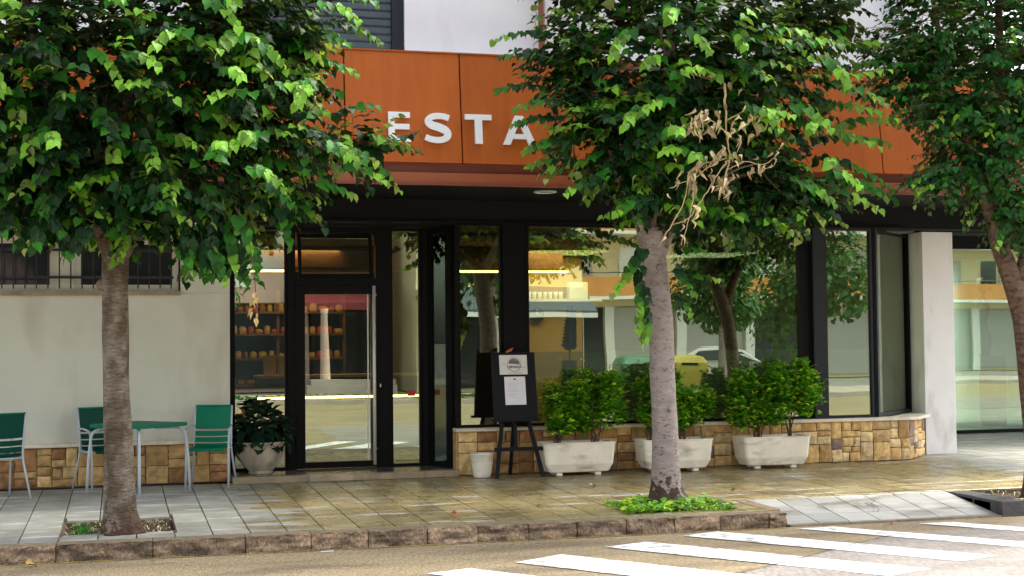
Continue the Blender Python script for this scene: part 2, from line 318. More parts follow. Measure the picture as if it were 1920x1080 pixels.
def make_tile_mat():
    # greyish terrazzo slabs: damp brown towards the middle of the frontage, dry pale on both ends
    m = mat('tile', (.40, .39, .35), .5)
    n = m.node_tree.nodes; L = m.node_tree.links; b = n['Principled BSDF']; g = n.new('ShaderNodeNewGeometry')
    def vm(sc, off=(0, 0, 0)):
        v = n.new('ShaderNodeVectorMath'); v.operation = 'MULTIPLY_ADD'; v.inputs[1].default_value = sc; v.inputs[2].default_value = off; L.new(g.outputs['Position'], v.inputs[0]); return v.outputs[0]
    def nz(sc, d=5, off=(0, 0, 0)):
        t = n.new('ShaderNodeTexNoise'); t.inputs['Scale'].default_value = 1; t.inputs['Detail'].default_value = d; L.new(vm(sc, off), t.inputs['Vector']); return t.outputs['Fac']
    def mr(x, a, c, d=0, e=1):
        q = n.new('ShaderNodeMapRange'); q.interpolation_type = 'SMOOTHSTEP'
        for i, k in enumerate((a, c, d, e)): q.inputs[i + 1].default_value = k
        L.new(x, q.inputs[0]); return q.outputs[0]
    def mth(op, x, y):
        q = n.new('ShaderNodeMath'); q.operation = op
        for i, k in enumerate((x, y)):
            if isinstance(k, (int, float)): q.inputs[i].default_value = k
            else: L.new(k, q.inputs[i])
        return q.outputs[0]
    def mix(f, A, B):
        q = n.new('ShaderNodeMix'); q.data_type = 'RGBA'
        if isinstance(f, (int, float)): q.inputs['Factor'].default_value = f
        else: L.new(f, q.inputs['Factor'])
        for k, s_ in (('A', A), ('B', B)):
            if isinstance(s_, tuple): q.inputs[k].default_value = (*s_, 1)
            else: L.new(s_, q.inputs[k])
        return q.outputs['Result']
    sp = n.new('ShaderNodeSeparateXYZ'); L.new(g.outputs['Position'], sp.inputs[0]); X = sp.outputs[0]
    oi = n.new('ShaderNodeObjectInfo')
    zone = mth('MULTIPLY', mr(X, .6, 2.0), mr(X, 11.5, 9.5))
    wet = mth('ADD', mth('MULTIPLY', zone, .85), mr(nz((.7, 2.6, 1), 4), .40, .62, -.35, .30)); wet = mr(wet, .35, .55)
    patch = mr(nz((1.1, 5.5, 1), 3, (3, 7, 0)), .60, .66)                 # pale patches: sky reflected on the wet slabs, put into the colour
    tone = nz((3, 3, 1), 6, (9, 1, 0))
    dry = mix(mr(tone, .3, .7), (.25, .245, .205), (.345, .34, .285)); damp = mix(mr(tone, .3, .7), (.25, .19, .075), (.34, .27, .125))
    col = mix(wet, dry, damp); col = mix(mth('MULTIPLY', patch, .75), col, (.60, .60, .60))
    dk = mr(nz((1.3, 3.2, 1), 5, (2, 9, 0)), .5, .66); col = mix(mth('MULTIPLY', mth('MULTIPLY', dk, wet), .6), col, (.13, .10, .055)); stain = mr(nz((2.5, 8, 1), 7, (5, 5, 0)), .62, .74); col = mix(mth('MULTIPLY', stain, .5), col, (.10, .09, .07))
    v = n.new('ShaderNodeVectorMath'); v.operation = 'SCALE'; L.new(col, v.inputs[0]); L.new(mr(oi.outputs['Random'], 0, 1, .84, 1.14), v.inputs['Scale']); L.new(v.outputs[0], b.inputs['Base Color'])
    r = mth('ADD', mth('MULTIPLY', wet, -.30), .60); r = mth('ADD', r, mr(nz((6, 10, 1), 4, (1, 1, 0)), .3, .7, -.08, .12)); L.new(r, b.inputs['Roughness'])
    bp = n.new('ShaderNodeBump'); bp.inputs['Strength'].default_value = .35; bp.inputs['Distance'].default_value = .004; L.new(nz((60, 60, 60), 6), bp.inputs['Height']); L.new(bp.outputs[0], b.inputs['Normal'])
make_tile_mat()
TW, TD = .32, .64
slope = math.atan(.055 / 4.1)
def tile_mesh(w_, d_, name='tile'):
    b = MB(); e = .0055; h = .005
    x, y = w_ / 2 - e, d_ / 2 - e
    b.add([(-x, -y, -.02), (x, -y, -.02), (x, y, -.02), (-x, y, -.02), (-x, -y, -.002), (x, -y, -.002), (x, y, -.002), (-x, y, -.002), (-x + .003, -y + .003, 0), (x - .003, -y + .003, 0), (x - .003, y - .003, 0), (-x + .003, y - .003, 0)],
          [(0, 1, 5, 4), (1, 2, 6, 5), (2, 3, 7, 6), (3, 0, 4, 7), (4, 5, 9, 8), (5, 6, 10, 9), (6, 7, 11, 10), (7, 4, 8, 11), (8, 9, 10, 11)])
    me = bpy.data.meshes.new(name); me.from_pydata(b.v, [], b.f); me.materials.append(MATS['tile']); return me
tcache = {}; stuffT = MB()
def put_tile(x0, x1, y0, y1, obj=True, zf=pz, par=None):
    if x1 - x0 < .03 or y1 - y0 < .03: return
    cx, cy = (x0 + x1) / 2, (y0 + y1) / 2; key = (round(x1 - x0, 3), round(y1 - y0, 3))
    z0, z1 = zf(y0), zf(y1)
    if obj:
        if key not in tcache: tcache[key] = tile_mesh(*key)
        o = inst(tcache[key], 'tile', (cx, cy, (z0 + z1) / 2 + random.uniform(-.0012, .0012)), side, (math.atan2(z1 - z0, y1 - y0) + random.uniform(-.001, .001), random.uniform(-.0015, .0015), 0))
    else:
        e = .0035; dz = random.uniform(-.0012, .0012)
        stuffT.add([(x0 + e, y0 + e, z0 - .02), (x1 - e, y0 + e, z0 - .02), (x1 - e, y1 - e, z1 - .02), (x0 + e, y1 - e, z1 - .02), (x0 + e, y0 + e, z0 + dz), (x1 - e, y0 + e, z0 + dz), (x1 - e, y1 - e, z1 + dz), (x0 + e, y1 - e, z1 + dz)],
                   [(4, 5, 6, 7), (0, 1, 5, 4), (1, 2, 6, 5), (2, 3, 7, 6), (3, 0, 4, 7)])
def clip_tile(x0, x1, y0, y1, obj):
    # cut tiles round the tree pits and the dropped kerb
    rects = [(x0, x1, y0, y1)]
    for (a, b_, c, d) in PITS + [(RX0, RX1, 12.0, RYB)]:
        out = []
        for (p, q, r, s) in rects:
            if q <= a or p >= b_ or s <= c or r >= d: out.append((p, q, r, s)); continue
            if p < a: out.append((p, a, r, s))
            if q > b_: out.append((b_, q, r, s))
            mp, mq = max(p, a), min(q, b_)
            if r < c: out.append((mp, mq, r, c))
            if s > d: out.append((mp, mq, d, s))
        rects = out
    for t in rects: put_tile(*t, obj=obj)
XO = -.50 + .0
rows = [12.66, 12.90, 13.54, 14.18, 14.82, 15.46, 16.10, 16.74]
for ri in range(len(rows) - 1):
    y0, y1 = rows[ri], rows[ri + 1]
    for i in range(-30, 80):
        x0 = XO + i * TW
        xm = .27 * (y0 + y1) / 2
        vis = xm - .37 * (y0 + y1) / 2 - .3 < x0 < xm + .40 * (y0 + y1) / 2 + .3
        clip_tile(x0, x0 + TW, y0, y1, vis and not (x0 > 10.0))
for y in range(0, 14):
    y0 = 16.74 + y * .64
    for i in range(33, 75): put_tile(XO + i * TW, XO + (i + 1) * TW, y0, y0 + .64, obj=False)
stuffT.build('paving', 'tile', side, kind='stuff')
# dropped kerb ramp
def rz_(y): return pz(RYB) + (-.185 - pz(RYB)) * (RYB - y) / (RYB - KY) if y < RYB else pz(y)
MB().add([(RX0, KY, -.21), (RX1, KY, -.21), (RX1, RYB, pz(RYB) - .02), (RX0, RYB, pz(RYB) - .02)], [(0, 1, 2, 3)]).build('ramp_bed', 'mortar', side)
nx = 7
MATS['tile_keep'] = MATS['tile']
rt = {}
for j in range(3):
    for i in range(nx):
        w_ = (RX1 - RX0) / nx; d_ = (RYB - KY - .05) / 3
        if 'r' not in rt:
            me = tile_mesh(w_, d_ * 1.01, 'ramp_tile'); me.materials.clear(); me.materials.append(MATS['tile_dry']); rt['r'] = me
        y0 = KY + .05 + j * d_
        inst(rt['r'], 'ramp_tile', (RX0 + (i + .5) * w_, y0 + d_ / 2, rz_(y0 + d_ / 2)), side, (math.atan2(rz_(y0 + d_) - rz_(y0), d_), 0, 0))
# kerb
kerb = thing('kerb', (0, 0, 0), kind='structure')
def kerb_stone(x0, x1, y0, y1, zt, zb, mats, name='kerb_stone', seed=0, rough=.02, zt1=None):
    nx_, nz_ = 22, 5; b = MB(); vs = []; W = x1 - x0
    zt1 = zt if zt1 is None else zt1
    # front face grid, rough-hewn, then the top
    prof = [(0, 0), (0, .17), (0, .33), (0, .5), (0, .66), (0, .82), (.004, .96), (.02, 1.0), (.5, 1.0), (1, 1.0)]
    for j, (py, pzz) in enumerate(prof):
        for i in range(nx_ + 1):
            x = x0 + .004 + (W - .008) * i / nx_; t = i / nx_; zt_ = zt + (zt1 - zt) * t
            y = y0 + py * (y1 - y0); z = zb + (zt_ - zb) * pzz
            d = NZ((x * 7, z * 12, seed), 1) * rough + NZ((x * 24, z * 34, seed), 1) * rough * .8
            if j < 7: y += d + (.010 if i in (0, nx_) else 0)
            if j == 6 or j == 7: z -= abs(NZ((x * 12, seed, 3), 1)) * .014 + (.006 if i in (0, nx_) else 0)
            vs.append((x, y, z))
    fs = []; k = nx_ + 1
    for j in range(len(prof) - 1):
        for i in range(nx_): fs.append((j * k + i, j * k + i + 1, (j + 1) * k + i + 1, (j + 1) * k + i))
    b.add(vs, fs, 0)
    for side_ in (0, nx_):
        f = [j * k + side_ for j in range(len(prof))]; bb = len(b.v); x = b.v[side_][0]
        b.v.append((x, y1, zb)); b.f.append(tuple(f + [bb])); b.m.append(0)
    for i, f in enumerate(b.f[:]):
        if i >= nx_ * 7 and i < nx_ * 9: b.m[i] = 1
    return b.build(name, mats, kerb, loc=((x0 + x1) / 2, y0, zb))
KZ = -.055
kj = [-.51 - .78 * i for i in range(20, 0, -1)] + [-.51, .27, 1.04, 1.60, 2.10, 2.63, 3.09, 3.56, 4.02, 4.50, 4.97, 5.43, 5.93]
for a, b_ in zip(kj[:-1], kj[1:]): kerb_stone(a, b_, KY, 12.655, KZ, -.26, ['kerb', 'kerb_top'], seed=a)
kerb_stone(5.93, 6.12, KY + .01, 12.655, KZ - .01, -.26, ['kerb', 'kerb_top'], name='broken_kerb_end', seed=3, rough=.05)
# slanted return stones beside the ramp
for i in range(2):
    ya, yb = 12.67 + i * .39, 12.67 + (i + 1) * .39 - .01
    MB().add([(5.98, ya, -.3), (6.14, ya, -.3), (6.14, yb, -.3), (5.98, yb, -.3), (5.98, ya, pz(ya) + .004), (6.135, ya, pz(ya) + .004), (6.135, yb, pz(yb) + .004), (5.98, yb, pz(yb) + .004)],
             [(4, 5, 6, 7), (0, 1, 5, 4), (1, 2, 6, 5), (2, 3, 7, 6), (3, 0, 4, 7)]).build('return_stone', 'kerb', kerb)
# flush kerb at the foot of the ramp
for i in range(4):
    x0 = RX0 + i * .575; MB().box(x0 + .004, x0 + .571, KY - .005, KY + .05, -.3, -.182).build('flush_kerb_stone', 'kerb_top', kerb)
# right-hand return: dark stone slabs with a plain vertical face
for i, (ya, yb) in enumerate([(12.46, 12.95), (12.96, 13.42)]):
    MB().box(8.44, 8.71, ya, yb, -.3, pz(ya) + .008).build('dark_kerb_slab', 'kerb_dark', kerb, bevel=.006)
kx = 8.72
while kx < 20: kerb_stone(kx, kx + .78, KY, 12.55, KZ, -.26, ['kerb_dark', 'kerb_top'], seed=kx); kx += .78
# tree pits: soil
for (a, b_, c, d) in PITS:
    n = 14; vs = []; fs = []
    for j in range(n + 1):
        for i in range(n + 1):
            x, y = a + (b_ - a) * i / n, c + (d - c) * j / n
            vs.append((x, y, pz(y) - .055 + NZ((x * 7, y * 7, 1)) * .03))
    for j in range(n):
        for i in range(n): fs.append((j * (n + 1) + i, j * (n + 1) + i + 1, (j + 1) * (n + 1) + i + 1, (j + 1) * (n + 1) + i))
    MB().add(vs, fs).build('pit_soil', 'soil', side)
# opposite side of the street (seen mirrored in the glass)
op = MB().box(-60, 100, -12, -6.7, -.3, -.06).build('far_pavement', 'opp_paving'); tag(op, kind='structure')

# ------------------------------------------------------------------ the shop building
shop = thing('shop_building', (5, FY, 0), label='low shop building with terracotta fascia, black framed windows and white upper wall behind the trees', cat='building')
def sb(name, x0, x1, y0, y1, z0, z1, m, parent=shop, bevel=0): return MB().box(x0, x1, y0, y1, z0, z1).build(name, m, parent, bevel=bevel)
# left rendered wall, with an opening for the barred window
WY = 16.98
sb('left_wall', -8, 1.24, WY, WY + .3, 0, 2.19, 'stucco'); sb('left_wall', .68, 1.24, WY, WY + .3, 2.192, 3.3, 'stucco'); sb('left_wall', -8, .678, WY, WY + .3, 2.83, 3.3, 'stucco')
sb('left_wall', -8, -2.9, WY, WY + .3, 2.192, 2.828, 'stucco')
sb('window_sill', -2.9, .68, WY - .05, WY + .28, 2.165, 2.215, 'step_stone')
# barred windows
for i, (a, b_) in enumerate([(-2.2, -.70), (-.50, .66)]):
    wf = thing('barred_window', (a, WY, 2.2), parent=None); wf.parent = shop; wf.location = Vector((a, WY, 2.2)) - shop.location
    wf.name = 'window'
    for nm, x0, x1, z0, z1 in (('frame', a, b_, 2.216, 2.29), ('frame', a, b_, 2.76, 2.828), ('frame', a, a + .07, 2.292, 2.758), ('frame', b_ - .07, b_, 2.292, 2.758)):
        MB().box(x0, x1, WY + .10, WY + .17, z0, z1).build(nm, 'stucco', wf)
    MB().box(a + .07, b_ - .07, WY + .14, WY + .155, 2.29, 2.76).build('pane', 'dark_glass', wf)
sb('window_mullion', -.70, -.50, WY + .08, WY + .25, 2.216, 2.828, 'stucco')
sb('window_back', -8, .68, WY + .26, WY + .29, 2.192, 2.828, 'dark_interior')
gr = thing('window_grille', (-.6, WY - .03, 2.2), label='black iron bars across the high window in the left wall', cat='window bars')
for z in (2.37, 2.68): MB().box(-2.8, .60, WY - .035, WY - .02, z - .016, z + .016).build('rail', 'iron', gr)
x = -2.75
while x < .6:
    MB().tube([(x, WY - .05, 2.24), (x, WY - .05, 2.82)], .008, 6).build('bar', 'iron', gr); x += .123
# stone bases
def stones(root, x0, x1, z0, z1, P0, ud, seed, dark=False):
    """random ashlar between (x0,z0)-(x1,z1); P0 world origin, ud unit direction along the wall"""
    rnd = random.Random(seed); cells = []
    def split(a, b_, c, d):
        W, H = b_ - a, d - c
        if (W > .42 or (W > .26 and rnd.random() < .45)) and W >= H * .8:
            t = a + W * rnd.uniform(.35, .65); split(a, t, c, d); split(t, b_, c, d); return
        if H > .26 or (H > .17 and rnd.random() < .55):
            t = c + H * rnd.uniform(.38, .62); split(a, b_, c, t); split(a, b_, t, d); return
        cells.append((a, b_, c, d))
    split(x0, x1, z0, z1); ang = atan2(ud[1], ud[0])
    for a, b_, c, d in cells:
        w_, h_ = b_ - a - .010, d - c - .010; nx_, nz_ = 6, 4; vs = []; fs = []; s = rnd.random() * 50; pr = rnd.uniform(0, .014)
        for j in range(nz_ + 1):
            for i in range(nx_ + 1):
                x = -w_ / 2 + w_ * i / nx_; z = -h_ / 2 + h_ * j / nz_
                ed = min(i, nx_ - i, j, nz_ - j)
                x += NZ((x * 9, z * 9, s)) * .006; z += NZ((x * 9, z * 9, s + 9)) * .006
                vs.append((x, -pr - (0 if ed == 0 else .012) - NZ((x * 14, z * 14, s)) * .014, z))
        k = nx_ + 1
        for j in range(nz_):
            for i in range(nx_): fs.append((j * k + i, j * k + i + 1, (j + 1) * k + i + 1, (j + 1) * k + i))
        loop = [i for i in range(k)] + [j * k + nx_ for j in range(1, nz_ + 1)] + [nz_ * k + i for i in range(nx_ - 1, -1, -1)] + [j * k for j in range(nz_ - 1, 0, -1)]
        base = len(vs)
        for q in loop: vs.append((vs[q][0], .03, vs[q][2]))
        for i in range(len(loop)): i2 = (i + 1) % len(loop); fs.append((loop[i2], loop[i], base + i, base + i2))
        r = rnd.random()
        mi = (3 if r < .35 else 1 if r < .75 else 0 if r < .96 else 4) if dark else (0 if r < .28 else 2 if r < .52 else 5 if r < .78 else 1 if r < .92 else 4)  # dark mix takes browner stones: shade on that stretch put into the colour
        o = MB().add(vs, fs).build('stone', 'stone%d' % mi, root, world=False)
        cxy = Vector((P0[0], P0[1], 0)) + Vector((ud[0], ud[1], 0)) * ((a + b_) / 2)
        o.location = Vector((cxy.x, cxy.y, (c + d) / 2)) - wloc(root); o.rotation_euler = (0, 0, ang)
def stone_base(loc):
    r = thing('stone_base', loc, parent=shop); r.location = Vector(loc) - shop.location; return r
sL = stone_base((-1, WY - .05, 0)); MB().box(-3.6, 1.22, WY - .03, WY - .001, 0, .45).build('mortar_bed', 'mortar', sL); stones(sL, -3.6, 1.215, 0.005, .445, (0, WY - .03), (1, 0), 3, dark=True)
MB().box(-3.7, 1.235, WY - .085, WY - .002, .45, .49).build('coping', 'stone_cap', sL, bevel=.004)
sM = stone_base((6, FY, 0)); MB().box(3.90, 9.93, FY + .02, FY + .35, 0, .52).build('mortar_bed', 'mortar', sM); stones(sM, 3.89, 6.9, .005, .52, (0, FY + .01), (1, 0), 11, dark=True); stones(sM, 6.9, 9.93, .005, .52, (0, FY + .01), (1, 0), 23)
MB().box(3.87, 3.889, FY + .03, FY + .8, 0, .52).build('end_face', 'stone1', sM)
# rounded corner towards the column
ca = Vector((9.93, FY + .01)); cb = Vector((10.50, FY + .60)); u_ = (cb - ca).normalized(); Lc = (cb - ca).length
MB().prism([(9.93, FY + .03), (10.48, FY + .62), (10.48, FY + .9), (9.93, FY + .9)], 0, .52).build('mortar_bed', 'mortar', sM)
stones(sM, .0, Lc, .005, .52, (ca.x, ca.y), (u_.x, u_.y), 5)
for a, b_ in ((3.86, 5.6), (5.603, 7.4), (7.403, 9.0)): MB().box(a, b_, FY - .035, FY + .16, .52, .56).build('coping', 'stone_cap', sM, bevel=.004)
MB().prism([(9.003, FY - .035), (9.92, FY - .035), (10.08, FY + .02), (10.54, FY + .50), (10.54, FY + .72), (10.3, FY + .72), (9.75, FY + .16), (9.003, FY + .16)], .52, .56).build('coping', 'stone_cap', sM)
# entrance step
for a, b_ in ((1.24, 2.10), (2.103, 2.62), (2.623, 3.45), (3.453, 3.88)): sb('step_stone', a, b_, FY - .10, FY + .06, 0, .075 + random.uniform(-.003, .003), 'step_stone', bevel=.004)
sb('step_tread', 1.24, 3.868, FY + .061, 17.9, 0, .072, 'step_tread')
# lintel band and soffit
sb('lintel', -8, 13.1, FY + .06, FY + .36, 3.02, 3.3, 'soffit')
sb('lintel_edge', 1.24, 9.9, FY + .02, FY + .058, 3.02, 3.05, 'black_frame')
sb('door_ceiling', 1.24, 3.9, FY + .362, 17.9, 3.0, 3.1, 'soffit')
sb('soffit', -8, 13.2, 15.22, 21.3, 3.302, 3.4, 'soffit'); sb('soffit', 13.202, 24, 18.6, 21.3, 3.302, 3.4, 'soffit')
# fascia: boxed trim then tall panels leaning back a little
fa = thing('fascia', (3, 15.2, 3.3), parent=shop); fa.location = Vector((3, 15.2, 3.3)) - shop.location
MB().box(-8, 8.99, 15.16, 15.22, 3.30, 3.435).build('trim_board', 'terracotta_shaded', fa); MB().box(8.995, 11.5, 15.16, 15.22, 3.30, 3.435).build('trim_board', 'terracotta_shaded', fa)
MB().box(-8, 11.5, 15.12, 15.16, 3.295, 3.315).build('drip_edge', 'terracotta_dark', fa)
MB().box(-8, 11.5, 15.24, 15.35, 3.40, 3.56).build('recess', 'terracotta_dark', fa)
pj = [3.62 + (8.76 - 3.62) / 4 * i for i in range(-9, 7)]
for a, b_ in zip(pj[:-1], pj[1:]):
    bz, tz = 3.545, 4.77; e = .008; yb, yt = 15.16, 15.30
    MB().add([(a + e, yb, bz), (b_ - e, yb, bz), (b_ - e, yb + .12, bz), (a + e, yb + .12, bz), (a + e, yt, tz), (b_ - e, yt, tz), (b_ - e, yt + .12, tz), (a + e, yt + .12, tz)],
             [(0, 3, 2, 1), (4, 5, 6, 7), (0, 1, 5, 4), (1, 2, 6, 5), (2, 3, 7, 6), (3, 0, 4, 7)]).build('panel', 'terracotta', fa)
MB().box(-8, 11.3, 15.34, 15.5, 3.56, 4.76).build('backing', 'terracotta_dark', fa)
MB().box(-8, 11.3, 15.29, 15.50, 4.772, 4.79).build('top_flashing', 'terracotta', fa)
# upper storey
UY = 15.9
sb('upper_floor', -8, 11.3, 15.5, 21, 4.6, 4.72, 'white_wall')
sb('upper_wall', 3.13, 9.35, UY, UY + .3, 4.722, 9.5, 'white_wall'); sb('upper_wall', -8, .9, UY, UY + .3, 4.722, 9.5, 'white_wall')
sb('upper_wall', .902, 3.128, UY, UY + .3, 7.3, 9.5, 'white_wall')
sb('upper_wall', 9.352, 10.6, UY - .12, UY + 5, 4.722, 9.5, 'white_wall')
sb('inner_wall', -8, 10.3, 20.9, 21.2, 4.722, 9.5, 'white_wall'); sb('roof_slab', -8, 10.6, UY - .1, 21.2, 9.502, 9.7, 'white_wall')
uw = thing('shuttered_window', (2, UY, 4.8), parent=shop); uw.name = 'shutter_window'; uw.location = Vector((2, UY, 4.8)) - shop.location
MB().box(2.99, 3.12, UY + .04, UY + .14, 4.73, 7.29).build('jamb', 'grey_frame', uw); MB().box(.91, 1.04, UY + .04, UY + .14, 4.73, 7.29).build('jamb', 'grey_frame', uw)
z = 4.74
while z < 7.28:
    MB().add([(1.045, UY + .09, z), (2.985, UY + .09, z), (2.985, UY + .075, z + .02), (1.045, UY + .075, z + .02), (2.985, UY + .075, z + .075), (1.045, UY + .075, z + .075), (2.985, UY + .09, z + .088), (1.045, UY + .09, z + .088), (1.045, UY + .12, z), (2.985, UY + .12, z), (2.985, UY + .12, z + .088), (1.045, UY + .12, z + .088)],
             [(0, 1, 2, 3), (3, 2, 4, 5), (5, 4, 6, 7), (8, 11, 10, 9)]).build('slat', 'shutter', uw); z += .09
# copper-red downpipe beside the upper wall and the row of thin stakes on the ledge
tag(MB().tube([(4.74, UY - .06, 4.80), (4.74, UY - .06, 9.4)], .04, 10).build('downpipe', 'terracotta_dark', loc=(4.74, UY - .06, 4.8)), 'thin copper red pipe rising against the white upper wall', 'pipe')
st = thing('stake_row', (9.9, 15.7, 4.79), label='row of thin dark red rods on top of the fascia at right', cat='railing')
for i in range(9):
    xx = 9.52 + i * .085; hh = .62 + random.uniform(-.1, .06)
    MB().tube([(xx, 15.6, 4.79), (xx + random.uniform(-.02, .02), 15.6, 4.79 + hh)], .009, 6).build('rod', 'red_bar', st)
MB().tube([(9.45, 15.615, 5.0), (10.3, 15.615, 5.0)], .008, 6).build('cross_rod', 'red_bar', st)
# white column at the corner
sb('column_beam', 10.55, 13.1, 17.30, 17.90, 3.032, 3.30, 'soffit'); sb('column', 10.55, 11.02, 17.28, 17.90, 0, 3.03, 'column_paint', bevel=.008)
# ---- glazing
def frame(parent, x0, x1, y0, y1, z0, z1, m='black_frame'): return MB().box(x0, x1, y0, y1, z0, z1).build('frame', m, parent)
def window(x0, x1, z0, z1, y, fw=.04, film=None, glass='glass', fm='black_frame', name='window'):
    r = thing(name, (x0, y, z0), parent=shop); r.location = Vector((x0, y, z0)) - shop.location
    frame(r, x0, x1, y - .03, y + .05, z0, z0 + fw, fm); frame(r, x0, x1, y - .03, y + .05, z1 - fw, z1, fm)
    frame(r, x0, x0 + fw, y - .028, y + .048, z0 + fw, z1 - fw, fm); frame(r, x1 - fw, x1, y - .028, y + .048, z0 + fw, z1 - fw, fm)
    MB().box(x0 + fw, x1 - fw, y + .005, y + .013, z0 + fw, z1 - fw).build('pane', glass, r)
    if film: MB().box(x0 + fw, x1 - fw, y + .02, y + .022, z0 + fw, film).build('film', 'film', r)
    return r
GY = FY + .10
sb('post', 3.885, 3.915, GY - .05, GY + .1, .562, 3.018, 'black_frame')
window(3.916, 4.47, .565, 3.018, GY, .03)
sb('post', 4.472, 4.62, GY - .06, GY + .12, .562, 3.018, 'black_frame'); sb('post', 4.622, 4.775, GY - .02, GY + .16, .562, 3.018, 'black_frame')
window(4.777, 8.44, .565, 3.018, GY, .03, film=1.46)
sb('post', 8.442, 8.60, GY + .0, GY + .16, .562, 3.018, 'black_frame'); sb('post', 8.602, 8.775, GY - .06, GY + .12, .562, 3.018, 'grey_frame')
window(8.777, 9.46, .565, 3.018, GY - .01, .03, film=1.45, fm='grey_frame')
# angled pane towards the column
r = thing('window', (9.55, GY, .56), parent=shop); r.location = Vector((9.55, GY, .56)) - shop.location
pa, pb = Vector((9.50, GY - .02)), Vector((10.53, GY + .90)); ud = (pb - pa).normalized(); nd = Vector((-ud.y, ud.x)); LL = (pb - pa).length
def abox(name, a, b_, t0, t1, z0, z1, m):
    q = [pa + ud * a + nd * t0, pa + ud * b_ + nd * t0, pa + ud * b_ + nd * t1, pa + ud * a + nd * t1]
    return MB().prism([(p.x, p.y) for p in q], z0, z1).build(name, m, r)
abox('frame', 0, .06, -.03, .05, .565, 3.018, 'grey_frame'); abox('frame', LL - .05, LL, -.03, .05, .565, 3.018, 'black_frame')
abox('frame', .061, LL - .051, -.028, .048, .565, .61, 'grey_frame'); abox('frame', .061, LL - .051, -.028, .048, 2.97, 3.018, 'black_frame')
abox('pane', .061, LL - .051, .005, .013, .61, 2.97, 'glass'); abox('film', .061, LL - .051, .02, .022, .61, 1.45, 'film')
sb('post', 10.50, 10.548, GY + .96, GY + 1.15, 0.562, 3.3, 'black_frame')
# ---- recessed entrance
EY = 17.42
sb('post', 1.24, 1.30, EY - .04, EY + .06, .073, 2.998, 'black_frame')
window(1.30, 1.955, .073, 2.998, EY, .03)
sb('post', 1.957, 2.05, EY - .05, EY + .06, .073, 2.998, 'black_frame')
door = thing('door', (2.05, EY, .075), parent=shop); door.location = Vector((2.05, EY, .075)) - shop.location
for nm, a, b_, c, d in (('stile', 2.052, 2.165, .08, 2.30), ('stile', 3.005, 3.03, .08, 2.30), ('rail', 2.167, 3.003, .08, .155), ('rail', 2.167, 3.003, 2.19, 2.30)):
    MB().box(a, b_, EY - .05, EY + .02, c, d).build(nm, 'black_frame', door, bevel=.004)
MB().box(2.167, 3.003, EY - .018, EY - .010, .155, 2.19).build('pane', 'glass', door)
hd = MB().tube([(3.00, EY - .11, .11), (3.00, EY - .11, 2.29)], .021, 10).build('handle', 'steel', door, smooth=True)
for zz in (.30, 2.18): MB().tube([(3.00, EY - .11, zz), (3.045, EY - .045, zz)], .010, 8).build('bracket', 'steel', door)
for zz in (.35, 1.35, 2.0): MB().tube([(2.053, EY - .06, zz), (2.053, EY - .06, zz + .13)], .014, 8).build('hinge', 'black_frame', door)
MB().box(2.93, 2.945, EY - .025, EY - .012, .16, 2.19).build('edge_strip', 'steel', door)
sb('post', 3.032, 3.215, EY - .06, EY + .06, .073, 2.998, 'black_frame'); MB().box(3.075, 3.09, EY - .065, EY - .06, 1.05, 1.09).build('keyhole', 'steel', shop)
# tilted transom over the door
tr = thing('transom', (2.1, EY, 2.33), parent=shop); tr.location = Vector((2.1, EY, 2.33)) - shop.location
frame(tr, 2.052, 3.03, EY - .05, EY + .06, 2.302, 2.38); frame(tr, 2.052, 3.03, EY - .05, EY + .06, 2.94, 2.998)
def tbox(name, x0, x1, z0, z1, t0, t1, m):   # leaning inwards at the top
    k = .16; f = lambda z: EY - .04 + (z - 2.38) * k
    MB().add([(x0, f(z0) + t0, z0), (x1, f(z0) + t0, z0), (x1, f(z0) + t1, z0), (x0, f(z0) + t1, z0), (x0, f(z1) + t0, z1), (x1, f(z1) + t0, z1), (x1, f(z1) + t1, z1), (x0, f(z1) + t1, z1)],
             [(0, 3, 2, 1), (4, 5, 6, 7), (0, 1, 5, 4), (1, 2, 6, 5), (2, 3, 7, 6), (3, 0, 4, 7)]).build(name, m, tr)
tbox('sash', 2.09, 2.13, 2.44, 2.88, 0, .04, 'black_frame'); tbox('sash', 2.96, 3.0, 2.44, 2.88, 0, .04, 'black_frame'); tbox('sash', 2.09, 3.0, 2.385, 2.438, 0, .04, 'black_frame'); tbox('sash', 2.09, 3.0, 2.882, 2.925, 0, .04, 'black_frame')
tbox('pane', 2.13, 2.96, 2.44, 2.88, .015, .023, 'glass')
window(3.216, 3.61, .073, 2.998, EY, .03)
sb('post', 3.612, 3.70, EY - .06, EY + .06, .073, 2.998, 'black_frame')
# return pane from the recess to the frontage
r = thing('window', (3.7, EY, .07), parent=shop); r.location = Vector((3.7, EY, .07)) - shop.location
pa, pb = Vector((3.70, EY - .06)), Vector((3.885, GY + .10)); ud = (pb - pa).normalized(); nd = Vector((-ud.y, ud.x)); LL = (pb - pa).length
abox('frame', 0, .05, -.02, .03, .073, 2.998, 'black_frame'); abox('frame', LL - .14, LL, -.02, .03, .073, 2.998, 'black_frame'); abox('frame', .051, LL - .141, -.018, .028, .073, .13, 'black_frame'); abox('frame', .051, LL - .141, -.018, .028, 2.93, 2.998, 'black_frame')
abox('pane', .051, LL - .141, .004, .012, .13, 2.93, 'glass')
# small red sticker by the door
tag(MB().box(3.43, 3.53, EY - .004, EY - .001, .93, 1.0).build('sticker', 'tail', loc=(3.48, EY - .004, .93)), 'small red sticker on the narrow glass beside the door', 'sticker')
